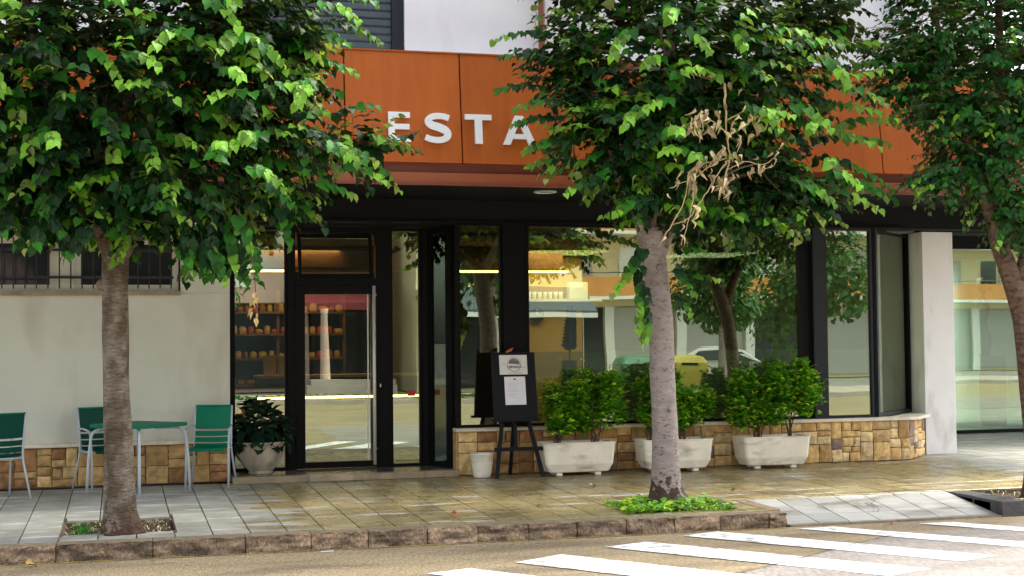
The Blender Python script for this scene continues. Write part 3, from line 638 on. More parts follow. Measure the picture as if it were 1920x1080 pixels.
# right wing, set back
RY = 20.8
sb('wing_lintel', 11.0, 24, RY - .05, RY + .2, 3.10, 3.30, 'soffit'); sb('wing_return', 10.3, 11.2, 17.95, 21.2, 0, 3.3, 'column_paint')
for a, b_ in ((11.21, 13.1), (13.12, 16.4), (16.42, 20)): window(a, b_, 0.01, 3.1, RY, .05, glass='glass_right')
sb('wing_ceiling', 11.2, 24, RY + .2, 27, 3.0, 3.1, 'pale_room'); sb('wing_back', 11.2, 24, 26.8, 27, 0, 3.0, 'pale_room'); sb('wing_floor', 11.2, 24, RY + .06, 26.8, -.1, .01, 'pale_room')
sb('wing_side', 20.02, 20.2, RY, 27, 0, 3.1, 'pale_room')
# interior shell of the shop
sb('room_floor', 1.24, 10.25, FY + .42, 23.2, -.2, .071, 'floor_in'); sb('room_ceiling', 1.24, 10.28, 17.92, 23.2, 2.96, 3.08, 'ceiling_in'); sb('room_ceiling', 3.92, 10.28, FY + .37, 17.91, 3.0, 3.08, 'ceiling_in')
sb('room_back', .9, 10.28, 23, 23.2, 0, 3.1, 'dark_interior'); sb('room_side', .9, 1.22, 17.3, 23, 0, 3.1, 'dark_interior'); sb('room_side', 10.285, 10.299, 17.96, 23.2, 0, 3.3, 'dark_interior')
sb('yellow_partition', 5.75, 6.95, 21.2, 21.3, .072, 2.95, 'yellow_wall')
# recessed ceiling lights under the canopy
for x, y, lb in ((4.69, 15.6, 'round downlight under the canopy right of the door'), (-.85, 15.8, 'round downlight under the canopy above the left wall')):
    t = thing('downlight', (x, y, 3.3), label=lb, cat='ceiling light', group='downlights under the canopy')
    MB().lathe([(.13, 3.301), (.135, 3.29), (.12, 3.285), (.10, 3.285), (.095, 3.301)], x, y, 24).build('rim', 'ring', t)
    MB().lathe([(.093, 3.3005), (.092, 3.292)], x, y, 20).build('lens', 'lens', t)

# ------------------------------------------------------------------ sign letters E S T A
sign = thing('shop_sign', (3.6, 15.2, 3.77), label='raised white letters ESTA on the terracotta fascia', cat='sign')
def lean(z): return 15.16 + (z - 3.545) * .14 / 1.225 - .002
def letter(polys, x0, w_, name='letter'):
    b = MB(); zb, H = 3.762, .33
    for poly in polys:
        n = len(poly); vs = []
        for (u, v) in poly: z = zb + v * H; vs.append((x0 + u * w_, lean(z) - .035, z))
        for (u, v) in poly: z = zb + v * H; vs.append((x0 + u * w_, lean(z), z))
        b.add(vs, [tuple(range(n)), tuple(range(n, 2 * n))[::-1]] + [(i, n + i, n + (i + 1) % n, (i + 1) % n) for i in range(n)])
    return b.build(name, 'letter_white', sign)
R4 = lambda a, b_, c, d: [(a, c), (b_, c), (b_, d), (a, d)]
letter([R4(0, .28, 0, 1), R4(.281, 1, 0, .19), R4(.281, .95, .42, .60), R4(.281, .98, .81, 1)], 2.80, .245)
# S as a stroked curve
def sletter(x0, w_):
    pts = []
    cl = [(.93, .84), (.75, .89), (.52, .905), (.30, .87), (.17, .77), (.17, .665), (.30, .585), (.55, .52), (.75, .445), (.86, .34), (.84, .20), (.68, .11), (.45, .09), (.22, .12), (.04, .18)]
    q_ = []
    for i in range(len(cl) - 1):
        p0, p1, p2, p3 = [Vector(cl[max(0, min(len(cl) - 1, k))]) for k in (i - 1, i, i + 1, i + 2)]
        for k in range(4): t = k / 4; q_.append(tuple(.5 * (2 * p1 + (p2 - p0) * t + (2 * p0 - 5 * p1 + 4 * p2 - p3) * t * t + (3 * p1 - p0 - 3 * p2 + p3) * t ** 3)))
    cl = q_ + [cl[-1]]
    b = MB(); zb, H = 3.762, .33; n = len(cl); L_, R_ = [], []
    for i, (u, v) in enumerate(cl):
        p = Vector((cl[max(i - 1, 0)][0] * w_, cl[max(i - 1, 0)][1] * H)); q = Vector((cl[min(i + 1, n - 1)][0] * w_, cl[min(i + 1, n - 1)][1] * H)); d = (q - p).normalized(); nn = Vector((-d.y, d.x))
        c = Vector((u * w_, v * H)); hw = .033 + .012 * math.exp(-((i - 28) / 12.0) ** 2)
        L_.append(c + nn * hw); R_.append(c - nn * hw)
    vs = []
    for p in L_ + R_: z = zb + p.y; vs.append((x0 + p.x, lean(z) - .035, z))
    m_ = 2 * n
    for p in L_ + R_: z = zb + p.y; vs.append((x0 + p.x, lean(z), z))
    fs = []
    for i in range(n - 1):
        fs += [(i, i + 1, n + i + 1, n + i), (m_ + i, m_ + n + i, m_ + n + i + 1, m_ + i + 1), (i, m_ + i, m_ + i + 1, i + 1), (n + i, n + i + 1, m_ + n + i + 1, m_ + n + i)]
    fs += [(0, n, m_ + n, m_), (n - 1, m_ + n - 1, m_ + 2 * n - 1, 2 * n - 1)]
    b.add(vs, fs).build('letter', 'letter_white', sign)
sletter(3.195, .30)
letter([R4(0, 1, .815, 1), R4(.36, .64, 0, .814)], 3.655, .30)
letter([[(0, 0), (.22, 0), (.50, .76), (.50, 1), (.38, 1)], [(.501, 1), (.501, .76), (.78, 0), (1, 0), (.62, 1)], [(.30, .20), (.70, .20), (.64, .37), (.36, .37)]], 4.08, .38)

# ------------------------------------------------------------------ chairs and table
def fillet(pts, r=.06, n=5):
    out = [Vector(pts[0])]
    for i in range(1, len(pts) - 1):
        a, p, c = Vector(pts[i - 1]), Vector(pts[i]), Vector(pts[i + 1])
        d1, d2 = (a - p), (c - p); rr = min(r, d1.length * .45, d2.length * .45); s, e = p + d1.normalized() * rr, p + d2.normalized() * rr
        for k in range(n + 1): t = k / n; out.append(s * (1 - t) ** 2 + p * 2 * t * (1 - t) + e * t ** 2)
    out.append(Vector(pts[-1])); return out
def slab(prof, hw, th, m, parent, name, curve=.0):
    """sheet following profile points (y,z), half width hw, thickness th, slight sideways dish"""
    n = len(prof); vs = []; fs = []; K = 6
    for off in (0, th):
        for i, (y, z) in enumerate(prof):
            a = prof[max(i - 1, 0)]; c = prof[min(i + 1, n - 1)]; d = Vector((c[0] - a[0], c[1] - a[1])).normalized(); nn = Vector((-d.y, d.x))
            for k in range(K + 1):
                x = -hw + 2 * hw * k / K; dish = curve * (1 - (x / hw) ** 2)
                vs.append((x, y + nn.x * (off + dish), z + nn.y * (off + dish)))
    W = K + 1; B = n * W
    for i in range(n - 1):
        for k in range(K):
            a = i * W + k; fs += [(a, a + 1, a + W + 1, a + W), (B + a, B + a + W, B + a + W + 1, B + a + 1)]
    for i in range(n - 1):
        a = i * W; fs.append((a, a + W, B + a + W, B + a)); a = i * W + K; fs.append((a, B + a, B + a + W, a + W))
    for k in range(K):
        fs.append((k, B + k, B + k + 1, k + 1)); a = (n - 1) * W + k; fs.append((a, a + 1, B + a + 1, B + a))
    return MB().add(vs, fs).build(name, m, parent, world=False, smooth=False)
def make_chair():
    t = thing('chair', (0, 0, 0))
    hw = .195
    yb = lambda z: .17 + (z - .44) * .24
    slab([(-.25, .415), (-.235, .435), (-.18, .442), (-.05, .432), (.10, .432), (.17, .445), (.185, .47)], hw, .012, 'chair_green', t, 'seat', -.012)
    slab([(yb(z), z) for z in (.635, .70, .77, .84, .885)], hw, .010, 'chair_green', t, 'backrest', -.02)
    for z in (.485, .555): slab([(yb(z), z), (yb(z + .055), z + .055)], hw, .010, 'chair_green', t, 'back_slat', -.02)
    for s in (-1, 1):
        MB().tube(fillet([(s * .235, -.24, 0), (s * .232, -.215, .44), (s * .24, -.19, .655), (s * .225, .05, .675), (s * .208, yb(.68), .67)], .07), .012, 8).build('arm_leg', 'chair_grey', t, world=False, smooth=True)
        MB().tube(fillet([(s * .25, .30, 0), (s * .205, .19, .42), (s * .205, yb(.6), .6), (s * .205, yb(.9), .895)], .1), .012, 8).build('rear_leg', 'chair_grey', t, world=False, smooth=True)
        MB().tube([(s * .225, -.22, .425), (s * .205, .17, .425)], .011, 8).build('seat_rail', 'chair_grey', t, world=False, smooth=True)
    MB().tube([(-.205, yb(.895), .892), (.205, yb(.895), .892)], .010, 8).build('top_rail', 'chair_green', t, world=False, smooth=True)
    MB().tube([(-.2, .19, .42), (.2, .19, .42)], .010, 8).build('cross_rail', 'chair_grey', t, world=False, smooth=True)
    return t
ch = make_chair(); CHG = 'green outdoor chairs on the pavement'
ch.location = (.98, 16.44, 0); ch.rotation_euler = (0, 0, radians(-12)); tag(ch, 'green slatted armchair facing the street, right of the table', 'chair', CHG)
for loc, rz, lb in (((-.16, 16.52, 0), 22, 'green armchair with shade painted in, left of the table, half hidden behind the tree trunk'), ((-1.25, 15.98, 0), 205, 'green armchair with painted-in shade, seen from behind at the left edge')):
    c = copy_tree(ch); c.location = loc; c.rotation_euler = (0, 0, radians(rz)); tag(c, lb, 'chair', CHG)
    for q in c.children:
        if q.name.split('.')[0] in ('seat', 'backrest', 'back_slat'): q.data = q.data.copy(); q.data.materials[0] = MATS['chair_green_shaded']
tb = thing('table', (.2, 16.13, 0), radians(45), 'square green cafe table with pale grey curved legs behind the tree trunk', 'table')
def make_table(t):
    hw = .385; n = 10; pr = []
    for k in range(4):
        a0 = k * pi / 2; cx, cy = (hw - .07) * (1 if k in (0, 3) else -1), (hw - .07) * (1 if k < 2 else -1)
        for j in range(n + 1): a = a0 + pi / 2 * j / n; pr.append((cx + .07 * cos(a), cy + .07 * sin(a)))
    b = MB(); rings = [(.97, .705), (1.0, .712), (1.0, .735), (.985, .742), (.93, .744), (.5, .738), (.05, .737)]; N = len(pr); vs = []; fs = []
    for s, z in rings:
        for x, y in pr: vs.append((x * s, y * s, z))
    for i in range(len(rings) - 1):
        for k in range(N): k2 = (k + 1) % N; fs.append((i * N + k, i * N + k2, (i + 1) * N + k2, (i + 1) * N + k))
    fs.append(tuple(range(N))[::-1]); fs.append(tuple(range((len(rings) - 1) * N, len(rings) * N)))
    b.add(vs, fs).build('tabletop', 'chair_green', t, world=False)
    for sx in (-1, 1):
        for sy in (-1, 1):
            MB().tube(fillet([(sx * .12, sy * .12, .69), (sx * .345, sy * .345, .685), (sx * .37, sy * .37, .40), (sx * .385, sy * .385, 0)], .10, 8), .015, 10).build('leg', 'chair_grey', t, world=False, smooth=True)
make_table(tb)

# ------------------------------------------------------------------ easel
ez = thing('easel_sign', (4.5, 16.3, 0), label='black A-frame easel board holding two white menu sheets', cat='easel')
def bar(name, a, b_, w_, d_, m, parent):
    a, b_ = Vector(a), Vector(b_); d = (b_ - a).normalized(); s = Vector((1, 0, 0)); s = (s - d * s.dot(d)).normalized() if abs(d.x) < .9 else Vector((0, 0, 1)); n_ = d.cross(s)
    vs = [p + s * w_ * i + n_ * d_ * j for p in (a, b_) for i, j in ((-.5, -.5), (.5, -.5), (.5, .5), (-.5, .5))]
    return MB().add(vs, [(0, 3, 2, 1), (4, 5, 6, 7), (0, 1, 5, 4), (1, 2, 6, 5), (2, 3, 7, 6), (3, 0, 4, 7)]).build(name, m, parent)
bar('leg', (4.235, 16.17, 0), (4.36, 16.33, .78), .045, .03, 'easel_black', ez); bar('leg', (4.80, 16.17, 0), (4.635, 16.33, .78), .045, .03, 'easel_black', ez)
bar('leg', (4.50, 16.56, 0), (4.53, 16.40, .9), .04, .03, 'easel_black', ez); bar('prop', (4.495, 16.25, .31), (4.495, 16.31, .70), .04, .02, 'easel_black', ez)
bar('cross_bar', (4.22, 16.21, .33), (4.82, 16.21, .33), .045, .025, 'easel_black', ez); bar('ledge', (4.20, 16.25, .665), (4.80, 16.25, .665), .03, .05, 'easel_black', ez)
def tz(z): return 16.27 + (z - .67) * .17
def tilt(name, x0, x1, z0, z1, d0, d1, m, par=ez, bevel=0):
    return MB().add([(x0, tz(z0) - d1, z0), (x1, tz(z0) - d1, z0), (x1, tz(z0) - d0, z0), (x0, tz(z0) - d0, z0), (x0, tz(z1) - d1, z1), (x1, tz(z1) - d1, z1), (x1, tz(z1) - d0, z1), (x0, tz(z1) - d0, z1)],
             [(0, 3, 2, 1), (4, 5, 6, 7), (0, 1, 5, 4), (1, 2, 6, 5), (2, 3, 7, 6), (3, 0, 4, 7)]).build(name, m, par, bevel=bevel)
tilt('board', 4.235, 4.765, .68, 1.46, -.02, .03, 'easel_black', bevel=.004); tilt('hook', 4.24, 4.27, 1.462, 1.50, -.01, .015, 'easel_black'); tilt('hook', 4.45, 4.50, 1.462, 1.51, -.01, .015, 'easel_black')
pp = tilt('emblem_sheet', 4.325, 4.665, 1.20, 1.43, .031, .034, 'paper'); p2 = tilt('menu_sheet', 4.375, 4.63, .845, 1.175, .031, .036, 'paper_white')
ta = math.atan(.17)
def onb(u, z): return (u, tz(z) - .0365, z)
def lbar(x0, x1, z0, z1, m, par, name='print_line'):
    MB().add([(x0, tz(z0) - .0372, z0), (x1, tz(z0) - .0372, z0), (x1, tz(z1) - .0372, z1), (x0, tz(z1) - .0372, z1)], [(0, 1, 2, 3)]).build(name, m, par)
cx, cz, cr = 4.505, 1.322, .088
vs = []; fs = []; n = 40
for i in range(n):
    a = 2 * pi * i / n
    for rr in (cr, cr * .94): z = cz + rr * sin(a); vs.append((cx + rr * cos(a), tz(z) - .0350, z))
for i in range(n):
    if i % 2 == 0 or i > 20: j = (i + 1) % n; fs.append((2 * i, 2 * j, 2 * j + 1, 2 * i + 1))
MB().add(vs, fs).build('emblem_ring', 'ink', pp)
vs = [(cx + cr * .82 * cos(a), tz(cz + cr * .82 * sin(a)) - .0352, cz + cr * .82 * sin(a)) for a in [pi * k / 20 - .1 for k in range(21)]] + [(cx - cr * .8, tz(cz - .01) - .0352, cz - .012), (cx + cr * .8, tz(cz - .01) - .0352, cz - .012)]
MB().add(vs[:21], [tuple(range(21))]).build('emblem_dome', 'ink_grey', pp)
for zz, a, b_ in ((.030, -.05, .05), (.045, -.045, .0), (.015, -.06, .065)): lbar(cx + a, cx + b_, cz + zz, cz + zz + .006, 'ink', pp)
t_ = text("L'ESTACI\u00d3", .036, Vector((cx, tz(cz - .045) - .0372, cz - .045)) - ez.location, ez, 'ink', bold=.0012, rx=pi / 2 - ta)
for a, b_, zz in ((4.36, 4.40, 1.318), (4.60, 4.645, 1.278), (4.43, 4.59, 1.215)): lbar(a, b_, zz, zz + .005, 'ink_grey', pp)
lbar(4.487, 4.515, 1.140, 1.155, 'ink', p2, 'heading'); lbar(4.465, 4.54, 1.126, 1.129, 'faint_ink', p2)
for k, (zz, l) in enumerate([(1.09, .13), (1.075, .11), (1.06, .12), (1.03, .125), (1.015, .13), (1.0, .12), (.97, .13), (.955, .09), (.925, .13)]):
    lbar(4.415, 4.415 + l, zz, zz + .003, 'faint_ink', p2); lbar(4.575, 4.59, zz, zz + .003, 'faint_ink', p2)
tag(MB().tube([(4.42, 16.38, 1.465), (4.47, 16.375, 1.49), (4.50, 16.37, 1.515)], [.012, .016, .006], 8).build('orange_clip', 'orange_thing', loc=(4.45, 16.38, 1.465)), 'small orange ornament sitting on top of the easel board', 'ornament')

# ------------------------------------------------------------------ planters and pots
def rrect(hx, hy, r, n=5):
    pr = []
    for k in range(4):
        cx_, cy_ = (hx - r) * (1 if k in (0, 3) else -1), (hy - r) * (1 if k < 2 else -1)
        for j in range(n + 1): a = k * pi / 2 + pi / 2 * j / n; pr.append((cx_ + r * cos(a), cy_ + r * sin(a)))
    return pr
def rings(b, rs, mi=0, cap=True):
    N = len(rs[0][0]); vs = [(x, y, z) for pr, z in rs for x, y in pr]; fs = []
    for i in range(len(rs) - 1):
        for k in range(N): k2 = (k + 1) % N; fs.append((i * N + k, i * N + k2, (i + 1) * N + k2, (i + 1) * N + k))
    if cap: fs.append(tuple(range(N))[::-1]); fs.append(tuple(range((len(rs) - 1) * N, len(rs) * N)))
    b.add(vs, fs, mi)
def make_planter():
    t = thing('planter', (0, 0, 0)); b = MB()
    rings(b, [(rrect(.34, .13, .04), .035), (rrect(.375, .155, .04), .045), (rrect(.42, .185, .04), .135), (rrect(.445, .20, .04), .37), (rrect(.452, .205, .04), .378), (rrect(.452, .205, .04), .39), (rrect(.43, .185, .03), .392), (rrect(.425, .18, .03), .345)])
    b.build('trough', 'white_concrete', t, world=False)
    MB().box(-.41, .41, -.165, .165, .33, .347).build('soil', 'soil', t, world=False)
    for sx in (-1, 1):
        for sy in (-1, 1): MB().box(sx * .24 - .035, sx * .24 + .035, sy * .10 - .03, sy * .10 + .03, 0, .036).build('foot', 'white_concrete', t, world=False)
    return t
pl = make_planter(); PLS = [(5.25, 16.33, 0), (6.50, 16.33, 0), (7.80, 16.33, 0)]
LBS = ['long white concrete trough beside the easel, with two shrubs', 'long white concrete trough partly behind the middle tree trunk', 'long white concrete trough nearest the corner column, with two shrubs']
for i, (l, lb) in enumerate(zip(PLS, LBS)):
    o = pl if i == 0 else copy_tree(pl); o.location = l; tag(o, lb, 'planter', 'white planters below the shop window')
bw = thing('bowl_planter', (1.60, 17.06, .072), label='rounded white stone bowl planter on the entrance step', cat='planter')
MB().lathe([(.135, .0), (.145, .01), (.135, .03), (.15, .045), (.215, .12), (.265, .21), (.290, .30), (.30, .355), (.312, .36), (.312, .375), (.285, .377), (.275, .33)], sides=32).build('bowl', 'bowl_concrete', bw, world=False, smooth=True)
MB().lathe([(.272, .30), (.272, .335)], sides=24).build('soil', 'soil', bw, world=False)
wp = thing('small_pot', (4.11, 16.38, 0), label='small plain white pot on the pavement beside the easel', cat='pot')
MB().lathe([(.095, 0), (.10, .01), (.125, .15), (.137, .265), (.142, .268), (.142, .28), (.128, .282), (.118, .20), (.10, .12)], sides=28).build('pot', 'white_concrete', wp, world=False, smooth=True)
MB().lathe([(.10, .12), (.117, .195)], sides=20).build('soil', 'soil', wp, world=False)

# ------------------------------------------------------------------ foliage tools
def leaf_template(kind, rnd):
    """unit leaf: stalk end at origin, axis +Y, blade normal +Z"""
    if kind == 'linden':
        out = [(.16, -.10), (.33, -.07), (.47, .08), (.44, .14), (.52, .26), (.45, .33), (.47, .46), (.36, .55), (.34, .68), (.20, .76), (.14, .88)]
    elif kind == 'small': out = [(.20, -.06), (.40, .06), (.46, .28), (.38, .52), (.20, .78)]
    else: out = [(.14, .12), (.22, .38), (.17, .70)]
    fold = rnd.uniform(.12, .45); droop = rnd.uniform(.10, .45); tw = rnd.uniform(-.25, .25); curl = rnd.uniform(-.15, .35)
    def Z(x, y): return fold * abs(x) - droop * y * y + tw * x * y - curl * x * x * 1.6 + .03 * sin(9 * y + 5 * x)
    mid = [(0, 0), (0, .34), (0, .68), (0, 1.02)] if kind == 'linden' else [(0, 0), (0, .5), (0, 1.0)]
    v = [(x, y, Z(x, y)) for x, y in mid]; f = []
    for s in (1, -1):
        b = len(v); o2 = [(s * x * rnd.uniform(.93, 1.07), y + rnd.uniform(-.02, .02)) for x, y in out]
        v += [(x, y, Z(x, y)) for x, y in o2]; n = len(o2); idx = list(range(b, b + n))
        seq = [0] + idx + [len(mid) - 1]
        def near(i):
            y = v[i][1]; return min(range(len(mid)), key=lambda k: abs(mid[k][1] - y * .92))
        cur = 0
        for i in range(len(seq) - 1):
            a, c = seq[i], seq[i + 1]; m_ = near(c) if c != len(mid) - 1 else len(mid) - 2
            m_ = max(m_, cur)
            if m_ != cur:
                f.append((cur, a, m_) if s > 0 else (cur, m_, a)); cur = m_
            if a != cur: f.append((cur, a, c) if s > 0 else (cur, c, a))
    return np.array(v, dtype=np.float64), f
def templates(kind, n=5, seed=1):
    r = random.Random(seed); return [leaf_template(kind, r) for _ in range(n)]
TL = templates('linden', 6); TSM = templates('small', 5, 2); TTI = templates('tiny', 3, 3)
def orient(axis, normal):
    a = axis / np.linalg.norm(axis); n = normal - a * normal.dot(a); l = np.linalg.norm(n)
    n = n / l if l > 1e-4 else np.cross(a, [1, 0, 0]); x = np.cross(a, n); return np.array([x, a, n]).T
class Leaves:
    def __init__(s): s.items = []           # (pos, R, size, template, matindex)
    def add(s, p, axis, normal, size, ti, mi): s.items.append((np.array(p), orient(np.array(axis), np.array(normal)), size, ti, mi))
    def build(s, tmpls, name, mats, parent, items=None, smooth=True, kind='stuff', extra=None):
        items = s.items if items is None else items; off = np.array(wloc(parent)) if parent else np.zeros(3)
        V = []; LI = []; LS = []; MI = []; b = 0
        for p, R, sz, ti, mi in items:
            tv, tf = tmpls[ti]; V.append((tv * sz) @ R.T + p - off)
            for f in tf: LI.extend([i + b for i in f]); LS.append(3); MI.append(mi)
            b += len(tv)
        V = np.concatenate(V); me = bpy.data.meshes.new(name); me.vertices.add(len(V)); me.vertices.foreach_set('co', V.ravel())
        me.loops.add(len(LI)); me.loops.foreach_set('vertex_index', LI); me.polygons.add(len(LS))
        me.polygons.foreach_set('loop_start', np.arange(len(LS)) * 3); me.polygons.foreach_set('material_index', MI)
        if smooth: me.polygons.foreach_set('use_smooth', [True] * len(LS))
        for m_ in mats: me.materials.append(MATS[m_])
        me.update(calc_edges=True); me.validate()
        o = bpy.data.objects.new(name, me); C.objects.link(o); o.parent = parent
        if kind: o['kind'] = kind
        return o
fw = np.array(fwd); rcn = np.array(rc); ucn = np.array(uc); CAMP = np.array([0, 0, 1.58])
def proj(p):
    d = p - CAMP; z = d @ fw
    return 960 + FPX * (d @ rcn) / z, 540 - FPX * (d @ ucn) / z, z

def grow_crown(L, twigs, blobs, ctr, tmpl_n, size, dens, rnd, young=.25, zmin=2.2, pale=None):
    up = np.array([0, 0, 1.0])
    for (cx, cy, cz, rx, ry, rz) in blobs:
        area = 4 * pi * ((rx * ry) ** 1.6 + (rx * rz) ** 1.6 + (ry * rz) ** 1.6) ** (1 / 1.6) / 3 ** (1 / 1.6)
        n = int(area * dens) + 3
        for _ in range(n):
            u = rnd.uniform(-1, 1); th = rnd.uniform(0, 2 * pi); s = sqrt(1 - u * u); dv = np.array([s * cos(th), s * sin(th), u])
            shell = rnd.random() < .72; rr = rnd.uniform(.72, .98) if shell else rnd.uniform(.2, .75)
            p = np.array([cx, cy, cz]) + dv * np.array([rx, ry, rz]) * rr
            if p[2] < zmin: continue
            out = dv * .75 + (p - ctr) / (np.linalg.norm(p - ctr) + .01) * .5; out[2] += .15; out += np.array([rnd.uniform(-.4, .4) for _ in range(3)])
            d = out / np.linalg.norm(out); ln = rnd.uniform(.22, .55) * (1 if shell else .7); k = int(ln / .045); step = ln / k
            p = p - d * ln * .55; isy = shell and rnd.random() < young; side_ = 1; pts = [p.copy()]
            hang = rnd.uniform(.0, .11)
            for i in range(k):
                d = d + np.array([rnd.uniform(-.06, .06), rnd.uniform(-.06, .06), -hang]); d /= np.linalg.norm(d); p = p + d * step
                if i % 3 == 2: pts.append(p.copy())
                t = i / k; lat = np.cross(d, up); nl = np.linalg.norm(lat)
                lat = lat / nl if nl > .1 else np.array([1, 0, 0.]); side_ = -side_
                ax = d * .55 + lat * side_ * .75 + np.array([rnd.uniform(-.3, .3), rnd.uniform(-.3, .3), -.22 + rnd.uniform(-.35, .25)])
                nm = up * rnd.uniform(.6, 1.2) + out * rnd.uniform(-.1, .75) + np.array([rnd.uniform(-.45, .45) for _ in range(3)])
                sz = size * rnd.uniform(.75, 1.25) * (1.12 - .55 * t)
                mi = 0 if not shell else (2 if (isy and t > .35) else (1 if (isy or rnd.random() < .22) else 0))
                L.add(p + ax / np.linalg.norm(ax) * .02, ax, nm, sz, rnd.randrange(tmpl_n), mi)
            pts.append(p.copy())
            if shell: twigs.tube([tuple(q) for q in pts], .0028, 3, cap=False)
def bark_disp(seed, amt=.07):
    return lambda q: (max(0, .35 - q.z) * (.35 * sin(5 * atan2(q.y - 13.1, q.x - round(q.x, 0)) + seed) + .8 * NZ((q.x * 9, q.y * 9, seed))) if q.z < .35 else 0) + NZ((q.x * 3, q.y * 3, q.z * 2), 1.3, seed) * amt + NZ((q.x * 12, q.y * 12, q.z * 12), 1, seed) * amt * .5
def densify(pts, rad, step=.06):
    P = [Vector(p) for p in pts]; op, orr = [], []
    for i in range(len(P) - 1):
        n = max(1, int((P[i + 1] - P[i]).length / step))
        p0 = P[i - 1] if i else P[i] * 2 - P[i + 1]; p3 = P[i + 2] if i + 2 < len(P) else P[i + 1] * 2 - P[i]
        for k in range(n):
            t = k / n; a, b_, c, d = p0, P[i], P[i + 1], p3
            op.append(.5 * ((2 * b_) + (c - a) * t + (2 * a - 5 * b_ + 4 * c - d) * t * t + (3 * b_ - a - 3 * c + d) * t ** 3)); orr.append(rad[i] + (rad[i + 1] - rad[i]) * t)
    op.append(P[-1]); orr.append(rad[-1]); return op, orr
def make_tree(name, base, trunk, trad, limbs, blobs, bark, tmpl, leafsize, dens, seed, label, young, mats, knots=(), zmin=2.2, extra=None):
    rnd = random.Random(seed); t = thing(name, base, label=label, cat='tree', group='street trees along the kerb')
    p, r = densify(trunk, trad); MB().tube(p, r, 28, disp=bark_disp(seed)).build('trunk', bark, t, smooth=True)
    for (kp, kr) in knots:
        o = MB().lathe([(kr * 1.3, -.006), (kr, .012), (kr * .75, .022), (kr * .5, .012), (kr * .2, .006)], sides=14).build('knot', bark, t, loc=None, world=False, smooth=True)
        o.location = Vector(kp) - Vector(base); o.rotation_euler = (pi / 2, 0, 0)
    tips = []
    for pts, rads in limbs:
        p, r = densify(pts, rads, .08); MB().tube(p, r, 12, disp=bark_disp(seed + 3, .08)).build('limb', bark, t, smooth=True); tips.append(pts[-1])
        # side branches
        for _ in range(5):
            q = p[rnd.randrange(len(p) // 3, len(p))]; b = rnd.choice(blobs); e = Vector((b[0] + rnd.uniform(-.6, .6) * b[3], b[1] + rnd.uniform(-.6, .6) * b[4], b[2] + rnd.uniform(-.5, .6) * b[5]))
            if (e - q).length > 1.8 or e.z < q.z - .4: continue
            m_ = (q + e) / 2 + Vector((rnd.uniform(-.1, .1), rnd.uniform(-.1, .1), .12)); pp_, rr_ = densify([q, m_, e], [.022, .014, .006], .12)
            MB().tube(pp_, rr_, 7).build('branch', bark, t, smooth=True)
    L = Leaves(); tw = MB(); ctr = np.array([trunk[-1][0], trunk[-1][1], trunk[-1][2] + 1.0])
    grow_crown(L, tw, blobs, ctr, len(tmpl), leafsize, dens, rnd, young, zmin)
    if extra: extra(L, tw, rnd)
    # the 300 leaves that show largest become objects of their own
    sc = []
    for i, (pp_, R, sz, ti, mi) in enumerate(L.items):
        x, y, z = proj(pp_)
        sc.append((-(sz / z) * (1.25 if mi == 2 else 1) - (.0035 * (13 - pp_[1])) if (-10 < x < 1930 and -10 < y < 1090) else 9, i))
    sc.sort(); single = set(i for _, i in sc[:300])
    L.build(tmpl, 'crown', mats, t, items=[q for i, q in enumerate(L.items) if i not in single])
    cache = {}
    for i in single:
        pp_, R, sz, ti, mi = L.items[i]
        if (ti, mi) not in cache:
            v, f = tmpl[ti]; me = bpy.data.meshes.new('leaf'); me.from_pydata([tuple(q) for q in v], [], f); me.materials.append(MATS[mats[mi]])
            me.polygons.foreach_set('use_smooth', [True] * len(f)); cache[(ti, mi)] = me
        o = bpy.data.objects.new('leaf', cache[(ti, mi)]); C.objects.link(o); o.parent = t
        M = Matrix([[R[a][b_] * sz for b_ in range(3)] for a in range(3)]).to_4x4(); M.translation = Vector(pp_) - Vector(base); o.matrix_local = M
    tw.build('twigs', 'twig', t, kind='stuff')
    print(name, len(L.items)); return t, L

def spray(L, tw, p, d, n, step, size, rnd, mis, hang=.06, tn=6, up=None):
    p = np.array(p, float); d = np.array(d, float); d /= np.linalg.norm(d); s = 1; pts = [tuple(p)]
    upv = np.array([0, 0, 1.0])
    for i in range(n):
        d = d + np.array([rnd.uniform(-.07, .07), rnd.uniform(-.05, .05), -hang]); d /= np.linalg.norm(d); p = p + d * step; pts.append(tuple(p)); s = -s
        lat = np.cross(d, upv); nl = np.linalg.norm(lat); lat = lat / nl if nl > .15 else np.array([1., 0, 0])
        ax = d * .5 + lat * s * .7 + np.array([rnd.uniform(-.2, .2), rnd.uniform(-.2, .2), -.45]); nm = upv * rnd.uniform(.5, 1.1) + np.array([0, -.55, 0]) + np.array([rnd.uniform(-.35, .35) for _ in range(3)])
        t = i / n; mi = mis[min(len(mis) - 1, int(t * len(mis)))]
        L.add(p, ax, nm, size * rnd.uniform(.8, 1.2) * (1.1 - .5 * t), rnd.randrange(tn), mi)
    tw.tube(pts, .0032, 4, cap=False)

